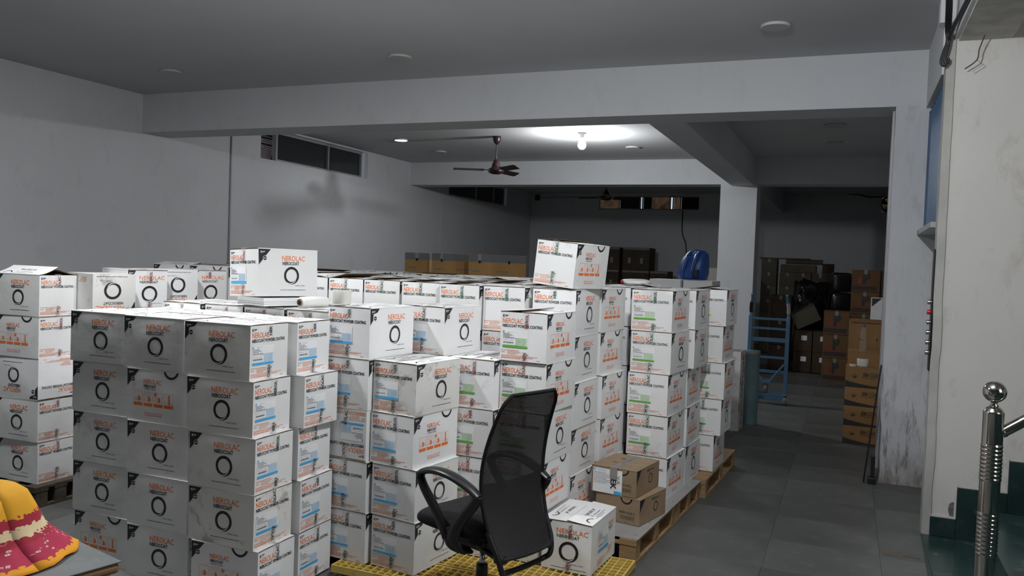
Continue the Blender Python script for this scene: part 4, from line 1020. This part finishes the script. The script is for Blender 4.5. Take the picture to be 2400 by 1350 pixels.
# the covered thing under the cloth is not seen; the cloth itself is a closed draped sheet
tb_.rotation_euler = (0, 0, rad(-14))
cl = MB(); CX, CY = -2.285, 1.575
prof = [(.756, .262, .235), (.765, .250, .228), (.80, .200, .200), (.84, .160, .170), (.88, .145, .158), (.92, .130, .142), (.955, .115, .128), (.978, .092, .104), (.988, .06, .07), (.991, .015, .02)]
n = 56; vs, fs, uvs = [], [], []
tot = [0]
for k in range(1, len(prof)): tot.append(tot[-1] + math.hypot(prof[k][0] - prof[k - 1][0], prof[k][1] - prof[k - 1][1]))
prof = [(.756 + (z - .756) * .85, rx, ry) for z, rx, ry in prof]
for k, (z, rx, ry) in enumerate(prof):
    v = tot[k] / tot[-1]
    for j in range(n + 1):
        a_ = 2 * pi * j / n; c_, s_ = cos(a_), sin(a_)
        fold = 1 + (1 - v) ** 1.3 * (.022 * sin(4 * a_ + 2.2) + .016 * sin(7 * a_ + 1.9) + .012 * sin(13 * a_)) + .008 * sin(3 * a_ + 5 * v)
        x = CX + rx * fold * math.copysign(abs(c_) ** .72, c_); y = CY + ry * fold * math.copysign(abs(s_) ** .72, s_)
        vs.append((x, y, z + (.006 * sin(5 * a_) ** 2 if k == 0 else 0))); uvs.append((j / n * 2.2, v))
for k in range(len(prof) - 1):
    for j in range(n): fs.append((k * (n + 1) + j, k * (n + 1) + j + 1, (k + 1) * (n + 1) + j + 1, (k + 1) * (n + 1) + j))
cl.add(vs, fs, 'cloth', True); me = cl.mesh('draped_cloth'); ul = me.uv_layers.new(name='UVMap')
for lp in me.loops: ul.data[lp.index].uv = uvs[lp.vertex_index]
o = tag(link('draped_cloth', me), 'yellow and crimson tie-dyed cotton cloth draped on the grey table', 'cloth')
sm = o.modifiers.new('thick', 'SOLIDIFY'); sm.thickness = .0025; sm.offset = -1

# ------------------------------------------------------------------ stairs, newel, wall skirting
st = MB()
def prism(mb, prof, y0, y1, mat):
    k = len(prof); vs = [(x, y0, z) for x, z in prof] + [(x, y1, z) for x, z in prof]
    mb.add(vs, [tuple(range(k))[::-1], tuple(range(k, 2 * k))] + [(i, (i + 1) % k, k + (i + 1) % k, k + i) for i in range(k)][::1], mat)
s1 = MB(); s1.box((.499, 2.2, -.02), (.92, 5.848, .006), 'marble', None, .002)
stair = link('stairs', None); stair['kind'] = 'structure'
link('landing_slab', s1.mesh('landing_slab'), stair)
rz = MB(); rz.add([(.40, 2.2, .0013), (.4985, 2.2, .005), (.4985, 5.84, .005), (.496, 5.84, .0013)], [(0, 1, 2, 3)], 'marble'); link('landing_edge', rz.mesh('landing_edge'), stair)
for k in range(1, 6):
    x0 = .80 + .275 * (k - 1); zt = .006 + .2035 * k
    a = MB(); a.box((x0, 2.2, zt - .2035), (x0 + .02, 5.848, zt - .022), 'skirt'); link('riser', a.mesh('riser'), stair)
    a = MB(); a.box((x0 - .015, 2.2, zt - .0215), (x0 + .29, 5.848, zt), 'marble', None, .004); link('tread', a.mesh('tread'), stair)
    a = MB(); a.box((x0 + .021, 2.2, -.01), (x0 + .27, 5.847, zt - .022), 'plaster'); link('core', a.mesh('core'), stair)
sk_ = link('baseboard_stair', None); sk_['kind'] = 'structure'
for k in range(0, 6):
    x0 = .545 if k == 0 else .80 + .275 * (k - 1); x1 = .80 + .275 * k - .11 if k < 5 else 2.4; zt = .006 + .2035 * k
    a = MB(); a.box((x0, 5.832, zt + .001), (x1, 5.849, zt + .12), 'skirt', None, .002); link('skirting_tile', a.mesh('skirting_tile'), sk_)
    if k < 5:
        a = MB(); a.box((x1 + .002, 5.832, zt + .001), (.80 + .275 * k, 5.849, zt + .2035 + .12), 'skirt', None, .002); link('skirting_tile', a.mesh('skirting_tile'), sk_)
        a = MB(); a.box((x0, 5.840, zt + .121), (x1, 5.8495, zt + .133), 'stairwall'); a.box((x1 - .012, 5.8405, zt + .1335), (x1, 5.8495, zt + .335), 'stairwall'); link('mortar_line', a.mesh('mortar_line'), sk_)
a = MB(); a.poly = None
rn = random.Random(9); pts = [(.655, .022), (.645, .06), (.652, .10), (.668, .115), (.684, .108), (.690, .06), (.690, .02)]
pts = [(x + .0, z + .118) for x, z in pts]
k = len(pts); a.add([(x, 5.846, z) for x, z in pts] + [(x, 5.852, z) for x, z in pts], [tuple(range(k))] + [(i, i + k, (i + 1) % k + k, (i + 1) % k) for i in range(k)], 'chip')
o = link('trim_5', a.mesh('trim_5')); o['kind'] = 'structure'
nw = thing('newel_post', 'ribbed stainless steel newel post with ball top beside the green steps', 'post', (.653, 4.40, .006))
a = MB(); pr = [(.0, 0), (.058, 0), (.058, .012), (.044, .018)]
def ribs(z0, z1, nrib):
    out = []
    for q in range(nrib):
        zz_ = z0 + (z1 - z0) * q / nrib; d = (z1 - z0) / nrib
        out += [(.0440, zz_), (.0440, zz_ + d * .15), (.0466, zz_ + d * .30), (.0466, zz_ + d * .75), (.0440, zz_ + d * .9)]
    return out
pr += ribs(.10, .20, 6) + [(.044, .202), (.044, .34)] + ribs(.345, .55, 10) + [(.044, .555), (.044, .695)] + ribs(.70, .875, 9) + [(.044, .88), (.044, 1.018), (.0445, 1.02), (.0445, 1.026), (.040, 1.032), (.034, 1.042), (.026, 1.05), (.0, 1.05)]
a.lathe(pr, 'steel', 40); link('post_tube', a.mesh('post_tube'), nw)
a = MB(); a.lathe([(.0, 1.05), (.019, 1.051), (.02, 1.056), (.012, 1.064), (.016, 1.072)] + [(.0505 * sin(pi * (k + 3) / 24), 1.120 - .0505 * cos(pi * (k + 3) / 24)) for k in range(21)] + [(0, 1.1705)], 'steel', 40); link('ball_finial', a.mesh('ball_finial'), nw)
a = MB(); h0 = Vector((.041, .0, .935)); dr = Vector((.80, .0, .592)).normalized()
a.tube([h0 - dr * .01, h0 + dr * .5, h0 + dr * 2.2], .025, 'steel', 24); link('handrail', a.mesh('handrail'), nw)
a = MB(); a.lathe([(.0255, 0), (.027, .001), (.027, .006), (.0255, .008)], 'steel', 24, Matrix.Translation(h0) @ dr.to_track_quat('Z', 'Y').to_matrix().to_4x4()); link('rail_collar', a.mesh('rail_collar'), nw)

# lift call panel on the wall end
lp = thing('lift_panel', 'narrow black lift call panel with chrome buttons on the wall edge', 'panel', (.499, 5.905, 1.05))
a = MB(); a.box((-.006, -.045, 0), (.0005, .055, .78), 'blackp', None, .002); link('panel_plate', a.mesh('panel_plate'), lp)
for k in range(6):
    mx = Matrix.Translation((-.006, .0, .115 + .065 * k)) @ Matrix.Rotation(-pi / 2, 4, 'Y')
    a = MB(); a.lathe([(.0, .022), (.013, .022), (.015, .018), (.015, 0)], 'red' if k == 4 else 'chrome', 16, mx); b_o = link('button', a.mesh('button'), lp)
    if k == 4: b_o['label'] = 'red stop button'

# ------------------------------------------------------------------ ceiling lights, bulb, fans
def panel_light(x, y, z, lit, label, r=.105):
    t = thing('ceiling_light', label, 'ceiling light', (x, y, z), group='round ceiling panel lights')
    a = MB(); a.lathe([(r - .012, -.0191), (r - .004, -.0195), (r, -.015), (r, 0), (0, 0)], 'lamp_white', 40); link('housing', a.mesh('housing'), t)
    a = MB(); a.lathe([(0, -.0185), (r - .012, -.0188)], 'lamp_on' if lit else 'lamp_off', 40); link('diffuser', a.mesh('diffuser'), t)
    return t
for x, y, lb in ((-.572, 6.18, 'unlit round light in the front bay, above the doorway side'), (-3.732, 6.312, 'unlit round light in the front bay, middle of three'), (-6.298, 6.264, 'unlit round light in the front bay, nearest the side wall'),
                 (-3.052, 11.944, 'unlit round light past the bare bulb before the middle beam'), (-.237, 10.476, 'large unlit round light beyond the doorway'), (-.264, 11.869, 'faint unlit round light farther beyond the doorway'), (-6.288, 12.009, 'unlit round light behind the lit one')):
    panel_light(x, y, ZC, False, lb, .125 if 'large' in lb else .105)
panel_light(-6.272, 10.722, ZC, True, 'lit round ceiling light between the strip window and the fan')
area('lit_panel_light', (-6.272, 10.722, ZC - .045), (-6.272, 10.722, 0), .19, 5)
def bare_bulb(label, x, y):
    bl = thing('bare_bulb', label, 'bulb', (x, y, ZC))
    a = MB(); a.lathe([(0, 0), (.055, 0), (.055, -.012), (.03, -.02), (.028, -.055), (.02, -.06), (0, -.06)], 'lamp_white', 24); link('bulb_holder', a.mesh('bulb_holder'), bl)
    a = MB(); a.lathe([(.019, -.055), (.021, -.07), (.040, -.11)], 'whitep', 24); link('bulb_base', a.mesh('bulb_base'), bl)
    a = MB(); a.lathe([(.040, -.11), (.052, -.135), (.056, -.165), (.048, -.195), (.028, -.215), (0, -.222)], 'bulb', 28); link('bulb_glass', a.mesh('bulb_glass'), bl)
bare_bulb('lit bare LED bulb in a batten holder on the ceiling', -3.401, 10.577)
panel_light(-3.73, 3.05, ZC, True, 'lit round ceiling light over the front block, outside the picture')
bare_bulb('lit bare bulb over the entry, outside the picture', -.55, 3.0)
def ceiling_fan(label, x, y, drop, az, span=.60, mats=('fan_brown', 'fan_dark')):
    t = thing('ceiling_fan', label, 'fan', (x, y, ZC))
    a = MB(); a.lathe([(0, 0), (.055, 0), (.06, -.02), (.05, -.07), (.028, -.105), (.012, -.115), (0, -.115)], mats[0], 24); link('canopy', a.mesh('canopy'), t)
    a = MB(); a.lathe([(.0095, -.11), (.0095, -drop + .06)], 'steel' if False else mats[1], 12); link('down_rod', a.mesh('down_rod'), t)
    a = MB(); a.lathe([(0, -drop + .11), (.025, -drop + .105), (.045, -drop + .06), (.06, -drop + .02), (.065, -drop - .01), (.105, -drop - .03), (.11, -drop - .055), (.10, -drop - .085), (.06, -drop - .10), (0, -drop - .105)], mats[0], 32); link('motor', a.mesh('motor'), t)
    for k in range(3):
        an = rad(az + 120 * k); R_ = Matrix.Rotation(an, 4, 'Z')
        a = MB(); zz_ = -drop - .045
        a.box((.09, -.018, zz_ - .004), (.20, .018, zz_ + .004), mats[0], R_)
        up_, lo2 = [], []
        for i in range(11):
            tt = i / 10; x_ = .17 + (span - .17) * tt; w_ = (.052 + .014 * tt) * (1 if tt < .93 else 1 - (tt - .93) * 5)
            up_.append((x_, w_, zz_ - .020)); lo2.append((x_, -w_, zz_ + .020))
        vs = [R_ @ Vector(q) for q in up_ + lo2] + [R_ @ (Vector(q) - Vector((0, 0, .003))) for q in up_ + lo2]
        fs = []
        for i in range(10): fs += [(i, 11 + i, 12 + i, i + 1), (22 + i, 23 + i, 34 + i, 33 + i)]
        per = list(range(11)) + list(range(21, 10, -1))
        fs += [(per[i], per[(i + 1) % 22], per[(i + 1) % 22] + 22, per[i] + 22) for i in range(22)]
        a.add(vs, fs, mats[1]); link('blade', a.mesh('blade'), t)
    a = MB(); a.tube([(0, .03, -.005), (-.4, .10, -.008), (-1.9, .25, -.008)], .006, 'lamp_white', 6); link('conduit', a.mesh('conduit'), t)
ceiling_fan('maroon ceiling fan hanging beside the bare bulb', -4.692, 10.676, .43, 202)
ceiling_fan('dark ceiling fan in the unlit rear bay', -4.45, 15.5, .40, 168, .60, ('fan_dark', 'fan_dark'))

# ------------------------------------------------------------------ conduits, cables, camera, exhaust fan
def pipe(name, pts, r, mat, label, cat='pipe', n=8):
    a = MB(); a.tube(pts, r, mat, n); return tag(link(name, a.mesh(name)), label, cat)
pipe('wall_conduit', [(XL + .012, 8.60, 0), (XL + .012, 8.60, 3.4)], .013, 'alu', 'thin grey conduit running down the side wall before the strip window')
pipe('wall_conduit', [(XL + .012, 14.6, 0), (XL + .012, 14.6, 3.0)], .012, 'lamp_white', 'white conduit down the side wall beyond the middle beam')
pipe('wall_conduit', [(-7.4, YB - .015, 3.30), (-5.9, YB - .015, 3.32)], .014, 'alu', 'conduit along the far wall beside the small camera')
pipe('hanging_wire', smooth_path([(-3.73, YB - .02, 3.0), (-3.72, YB - .02, 2.5), (-3.62, YB - .02, 2.2), (-3.60, YB - .03, 1.75)]), .012, 'cable', 'black wire hanging down the far wall below the window', 'wire')
cv = thing('wall_camera', 'small dark security camera high on the far wall', 'camera', (-7.42, YB - .01, 3.30))
a = MB(); a.box((-.07, -.03, -.07), (.07, 0, .07), 'fan_dark', None, .01); link('mount', a.mesh('mount'), cv)
a = MB(); a.lathe([(0, -.07), (.03, -.068), (.05, -.03), (.055, 0), (0, 0)], 'blackp', 20, Matrix.Translation((0, -.03, 0)) @ Matrix.Rotation(pi / 2, 4, 'X') @ Matrix.Diagonal((1, 1, -1, 1))); link('dome', a.mesh('dome'), cv)
ex = thing('exhaust_fan', 'round exhaust fan in a square hole of the far wall', 'fan', (.74, YB + .02, 3.19))
a = MB()
for r_ in (.165, .11, .055): a.tube([(r_ * cos(2 * pi * k / 24), -.07, r_ * sin(2 * pi * k / 24)) for k in range(25)], .012 if r_ > .15 else .006, 'fan_dark', 6, cap=False)
a.tube([(.17 * cos(2 * pi * k / 24), .0, .17 * sin(2 * pi * k / 24)) for k in range(25)], .02, 'fan_dark', 6, cap=False); link('guard', a.mesh('guard'), ex)
a = MB(); a.lathe([(0, 0), (.045, 0), (.045, .1), (0, .1)], 'fan_dark', 16, Matrix.Rotation(pi / 2, 4, 'X')); link('motor', a.mesh('motor'), ex)
for k in range(4):
    R_ = Matrix.Rotation(pi / 2 * k + .4, 4, 'Y'); a = MB(); a.add([R_ @ Vector(q) for q in ((.03, .01, -.02), (.15, .02, -.05), (.15, -.01, .05), (.03, -.005, .02))], [(0, 1, 2, 3)], 'fan_dark'); link('blade', a.mesh('blade'), ex)
a = MB(); a.box((-.16, .25, -.17), (.18, .26, .18), 'lit_pane'); link('shutter', a.mesh('shutter'), ex)
pipe('loose_cable', smooth_path([(.62, YB - .03, 3.36), (.30, YB - .03, 3.35), (.10, YB - .03, 3.40), (-.1, YB - .03, 3.41)]), .014, 'cable', 'black cable trailing along the far wall to the exhaust fan', 'cable')
cb = thing('cable_bundle', 'bundle of black cables hanging from the ceiling corner by the stairs', 'cable', (.0, 0, 0))
for k, (dx, dz) in enumerate([(0, 0), (.012, .015), (-.010, .0)]):
    a = MB(); a.tube(smooth_path([(.462 + dx, 5.50, 3.402), (.478 + dx, 5.60, 3.30), (.495 + dx, 5.78, 3.20), (.502 + dx * .6, 5.80, 3.13), (.488 + dx, 5.80, 3.06 + dz), (.476 + dx, 5.80, 3.00 + dz), (.492 + dx, 5.80, 2.975 + dz), (.497 + dx, 5.80, 3.02)]), .0085, 'cable', 8); link('cable', a.mesh('cable'), cb)
for k, dx in enumerate((0, .017)):
    a = MB(); a.tube(smooth_path([(.530, 4.60 - dx, 3.16 + dx), (.530, 5.05, 3.17 + dx), (.528, 5.45, 3.185 + dx), (.516, 5.70, 3.17 + dx), (.503, 5.80, 3.13), (.498, 5.80, 3.09)]), .009, 'cable', 8); link('cable', a.mesh('cable'), cb)
pipe('bent_wire', smooth_path([(.695, 5.75, 3.137), (.672, 5.77, 3.06), (.662, 5.78, 2.995), (.60, 5.79, 2.945)]), .0035, 'cable', 'thin black wire dangling from the stair beam in front of the wall', 'wire')
pipe('bent_wire', [(.664, 5.78, 2.993), (.70, 5.80, 2.972), (.645, 5.81, 2.93)], .0022, 'alu', 'short pale wire end twisted to the dangling black one', 'wire')
# rod and bracket leaning at the doorway pillar
pipe('steel_rod', [(.175, 7.03, .012), (.266, 7.12, .94)], .0065, 'blackm', 'thin dark steel bar leaning against the doorway pillar', 'bar')
a = MB(); a.box((-.03, -.05, 0), (.03, .02, .05), 'blackp', None, .004); a.box((-.01, -.02, .05), (.02, .015, .22), 'blackp', None, .003)
tag(link('door_stop', a.mesh('door_stop'), None, (.235, 7.09, 0)), 'small black metal stop at the foot of the doorway pillar', 'bracket')

# ------------------------------------------------------------------ beyond the doorway
jp = random.Random(3)
def jbm_print(F, S, T):
    F.text('JBM COAT', F.w * .47, F.h * .44, F.h * .20, 'brown_dk', F.w * .48, bold=.035); F.dashes(F.w * .55, F.w * .85, F.h * .50, .006, 'brown_dk', jp)
    for k in range(7):
        t_ = rad(30 + 20 * k); F.poly([(F.w * .26 + .006 * cos(t_ - .6), F.h * .55 - .006 * sin(t_ - .6)), (F.w * .26 + .006 * cos(t_ + .6), F.h * .55 - .006 * sin(t_ + .6)), (F.w * .26 + .045 * cos(t_), F.h * .55 - .055 * sin(t_))][::-1], 'brown_dk', .0008)
    n_ = 16
    for k in range(n_):
        u0, u1 = k / n_, (k + 1) / n_; e = lambda u: F.h * (.66 + .30 * u ** .7) if u < .75 else F.h * (.66 + .30 * .75 ** .7 - .03 * (u - .75))
        F.poly([(F.w * u0, F.h * .995), (F.w * u1, F.h * .995), (F.w * u1, e(u1)), (F.w * u0, e(u0))][::1], 'ink', .0007)
for i in range(4):
    bx_carton('brown_carton', .170, 8.62 - .012 * (i % 2), i * .187, .325, .36, .186, -2 + rp.uniform(-1, 1), 'amber', f'amber-brown carton with dark swoosh, {["bottom", "second from bottom", "third from bottom", "top"][i]} of the stack behind the pillar', 'swoosh cartons behind the pillar', jbm_print, tape=None)
bx_carton('brown_carton', .185, 9.05, 0, .325, .40, .86, 0, 'amber', 'tall brown carton standing right behind the swoosh cartons', 'plain cartons behind the pillar')
def marks(F, S, T): F.text('1', F.w * .76, F.h * .6, .03, 'ink', .012, res=1); F.dashes(F.w * .3, F.w * .42, F.h * .55, .015, 'brown_dk', jp); F.dashes(F.w * .05, F.w * .95, F.h * .06, .012, 'brown_dk', jp)
bx_carton('brown_carton', .20, 9.55, 0, .36, .30, .80, 0, 'brown', 'brown carton under the marked one, half hidden by the bottle', 'plain cartons behind the pillar')
bx_carton('brown_carton', .20, 9.50, .803, .36, .34, .36, -2, 'amber', 'marked brown carton behind the water bottle', 'plain cartons behind the pillar', marks)
bt = thing('water_bottle', 'clear plastic water bottle with blue cap on the brown carton', 'bottle', (.16, 9.20, .8605))
a = MB(); a.lathe([(0, .003), (.028, 0), (.034, .008), (.034, .05), (.031, .06), (.034, .07), (.034, .10), (.026, .125), (.034, .15), (.034, .19), (.022, .225), (.0135, .245), (.0135, .262)], 'pet', 24); link('bottle_body', a.mesh('bottle_body'), bt)
a = MB(); a.lathe([(.0155, .25), (.0155, .272), (0, .273)], 'bag_blue', 16); link('bottle_cap', a.mesh('bottle_cap'), bt)
tape_roll(.16, 8.80, .7475, .052, .075, 'white tape roll standing on the swoosh cartons')
tape_roll(.07, 8.73, .7475, .030, .022, 'small flat tape roll beside the white tape roll', ri=.02)
def p_print(F, S, T):
    F.text('P', F.w * .40, F.h * .62, F.h * .46, 'ink', F.w * .28, bold=.05)
    F.poly([(F.w * .22, F.h * .60), (F.w * .36, F.h * .60), (F.w * .36, F.h * .48), (F.w * .30, F.h * .34), (F.w * .24, F.h * .46)], 'maroon', .0008); F.dashes(F.w * .28, F.w * .78, F.h * .66, .012, 'maroon', jp)
    F.rect(F.w * .03, F.h * .74, F.w * .92, F.h * .92, 'ink', .0008)
    for k in range(10): F.rect(F.w * (.07 + .083 * k), F.h * .79, F.w * (.12 + .083 * k), F.h * .87, 'brown_dk', .0014)
for i in range(3): bx_carton('printed_carton', -.152, 13.44, i * .36, .365, .40, .357, -1 + i, 'brown', f'brown carton with big dark letter P, {["bottom", "middle", "top"][i]} of the shorter column', 'letter P cartons', p_print, tape='tape')
for i in range(5): bx_carton('printed_carton', .235, 14.0, i * .345, .40, .40, .342, 0, 'brown', f'brown carton with big dark letter P, {["on the floor", "second up", "third up", "fourth up", "topmost"][i]} in the taller column', 'letter P cartons', p_print, tape='tape')
for i in range(5): bx_carton('printed_carton', .66, 14.05, i * .345, .40, .40, .342, 0, 'brown', f'brown carton beside the taller P column, {["on the floor", "second up", "third up", "fourth up", "topmost"][i]}', 'letter P cartons', p_print if i != 3 else None)
def tri_print(F, S, T):
    F.poly([(.004, .004), (.004, F.h * .36), (F.w * .30, .004)], 'ink', .0007); F.poly([(F.w * .55, F.h * .55), (F.w * .62, F.h * .9), (F.w * .75, F.h * .6), (F.w * .66, F.h * .35)], 'brown_dk', .0008)
for i in range(4): bx_carton('white_carton', .505, 12.2, i * .335, .42, .36, .333, 0, 'carton', f'small-patterned white carton by the doorway edge, {["on the floor", "second up", "third up", "topmost"][i]}', 'white cartons by the doorway edge', tri_print)
# grey-brown wall of cartons at the far end
for c_, (x, nl) in enumerate([(-1.52, 7), (-1.16, 6), (-.86, 6), (-.54, 6)]):
    for i in range(nl):
        bx_carton('grey_carton', x, 17.45, i * .272 + (.0 if nl == 7 else .02 * 0), .30, .40, .270, 0, 'olive', f'grey-brown carton, {["on the floor", "second up", "third up", "fourth up", "fifth up", "sixth up", "seventh up"][i]} in {["tallest", "second", "third", "fourth"][c_]} column at the far wall', 'grey-brown cartons at the far wall', tape='tape_brown' if i > 2 else None)
pl_ = MB(); pl_.box((-1.72, 17.42, 1.906), (-.75, 17.80, 1.93), 'olive'); tag(link('board', pl_.mesh('board')), 'flat board laid across the top of the tallest far column', 'board')
pipe('card_tube', [(-1.2, 17.5, 1.86), (-.50, 17.5, 1.86)], .05, 'olive', 'long cardboard tube resting on the far cartons', 'tube', 16)
a = MB(); a.box((-1.3, 17.46, 1.634), (-.62, 17.85, 1.80), 'olive', None, .02); tag(link('flat_parcel', a.mesh('flat_parcel')), 'wrapped flat parcel under the cardboard tube', 'parcel')
for i in range(2):
    for k in range(2):
        def lab_print(F, S, T): F.rect(F.w * .40, F.h * .25, F.w * .72, F.h * .48, 'paper', .0012)
        bx_carton('brown_carton', -.665 + .295 * k, 14.4, i * .348, .28, .38, .345, 0, 'brown_dk', f'dark brown carton with white sticker, {["lower", "upper"][i]}, {["beside the trolley", "beside the P cartons"][k]}', 'stickered cartons', lab_print)
for i in range(3):
    bx_carton('brown_carton', -1.05, 14.5, i * .42, .34, .40, .41, 0, 'brown_dk', f'dark carton behind the blue trolley, {["lowest", "middle", "highest"][i]}', 'cartons behind the trolley', tape='tape')
ob = bx_carton('open_carton', -.57, 14.28, .80, .40, .30, .26, 0, 'olive', 'opened grey carton tipped over on the stickered cartons', 'opened carton'); ob.rotation_euler = (rad(6), rad(-27), rad(6))
blob('black_bag', None, 'bag_black', 'large black polythene bundle heaped behind the tipped carton', 'bag', (-.62, 15.45, .78), (0, 0, .3), (.31, .27, .78), 4, .13, 4)
for i in range(5):
    blob('black_bag', None, 'bag_black', f'glossy black wrapped pack beside the P cartons, {["lowest", "second up", "third up", "fourth up", "topmost"][i]}', 'bag', (-.13, 15.1, .167 + .334 * i), (0, 0, .05 * i), (.160, .175, .166), 7 + i, .015, 4, True, .30)
bx_carton('brown_carton', -.40, 17.5, 1.636, .22, .25, .20, 0, 'brown_dk', 'small dark carton on top beside the fourth far column', 'small carton')
for i in range(6): bx_carton('grey_carton', -.27, 17.45, i * .272, .24, .40, .270, 0, 'olive', f'narrow grey-brown carton in the last far column, {["on the floor", "second up", "third up", "fourth up", "fifth up", "sixth up"][i]}', 'grey-brown cartons at the far wall')
# grey stuff behind the backpack
for i in range(3): bx_carton('grey_carton', -2.20, 16.0, i * .56, .62, .5, .555, 0, 'cream' if i == 2 else 'brown_dk', f'pale box behind the backpack, {["on the floor", "middle", "topmost"][i]}', 'boxes behind the backpack', cat='box')
# teal roll
cr = thing('teal_roll', 'tall teal wrapped roll standing on end beside the white cartons', 'roll', (-.925, 9.12, 0))
a = MB(); a.lathe([(0, 0), (.078, 0), (.080, .01), (.080, .30), (.082, .32), (.080, .34), (.080, .76), (.083, .765), (.083, .79), (.078, .795), (.0, .795)], 'teal', 32); link('wrapped_roll', a.mesh('wrapped_roll'), cr)
a = MB(); a.lathe([(.083, .755), (.085, .758), (.085, .788), (.083, .791)], 'greycard', 32); link('roll_band', a.mesh('roll_band'), cr)
# blue trolley
tr = thing('hand_trolley', 'blue steel hand trolley with casters standing upright beside the column', 'trolley', (-.90, 10.7, 0), (0, 0, rad(-2)))
W2 = .225
def bar(name, p0, p1, t_, d_, mat='blue_frame'):
    p0, p1 = Vector(p0), Vector(p1); dd = p1 - p0; q = dd.to_track_quat('Z', 'Y').to_matrix().to_4x4()
    a = MB(); a.box((-t_ / 2, -d_ / 2, 0), (t_ / 2, d_ / 2, dd.length), mat, Matrix.Translation(p0) @ q, .003); return link(name, a.mesh(name), tr)
for s in (-1, 1): bar('upright', (s * W2, 0, .06), (s * W2, 0, 1.09), .045, .045)
for z, t_ in ((1.055, .028), (.935, .028), (.795, .05), (.575, .030), (.40, .035), (.135, .028)): bar('rung', (-W2, 0, z), (W2, 0, z), .028, t_)
bar('base_beam', (-W2 - .03, 0, .075), (W2 + .02, 0, .075), .05, .06)
for s in (-1, 1): bar('brace', (s * W2 * .9, -.03, .50), (s * .03, -.06, .27), .03, .022)
bar('caster_plate', (-.06, -.06, .27), (.06, -.06, .27), .03, .05)
def caster(x, y, z):
    a = MB(); mx = Matrix.Translation((x, y, z)) @ Matrix.Rotation(pi / 2, 4, 'Y')
    a.lathe([(0, -.02), (.045, -.02), (.05, -.014), (.05, .014), (.045, .02), (0, .02)], 'rubber', 24, mx); c0 = link('caster', a.mesh('caster'), tr)
    a = MB()
    for s in (-1, 1): a.box((x + s * .026 - .003, y - .02, z - .012), (x + s * .026 + .003, y + .025, z + .075), 'chrome')
    a.box((x - .032, y - .02, z + .068), (x + .032, y + .03, z + .078), 'chrome'); link('caster_fork', a.mesh('caster_fork'), c0)
caster(0, -.075, .185); caster(W2 + .01, -.05, .052); caster(-W2, -.05, .052)
for s in (-1, 1):
    a = MB(); a.tube(smooth_path([(s * W2, 0, 1.08), (s * W2, .0, 1.18), (s * (W2 - .015), -.05, 1.30), (s * (W2 - .02), -.10, 1.36)]), .016, 'blue_frame', 10); h_ = link('handle_tube', a.mesh('handle_tube'), tr)
    a = MB(); a.tube([(s * W2, 0, 1.13), (s * W2, -.01, 1.20), (s * (W2 - .008), -.03, 1.26)], .022, 'blackp' if s < 0 else 'alu', 12); link('grip', a.mesh('grip'), h_)
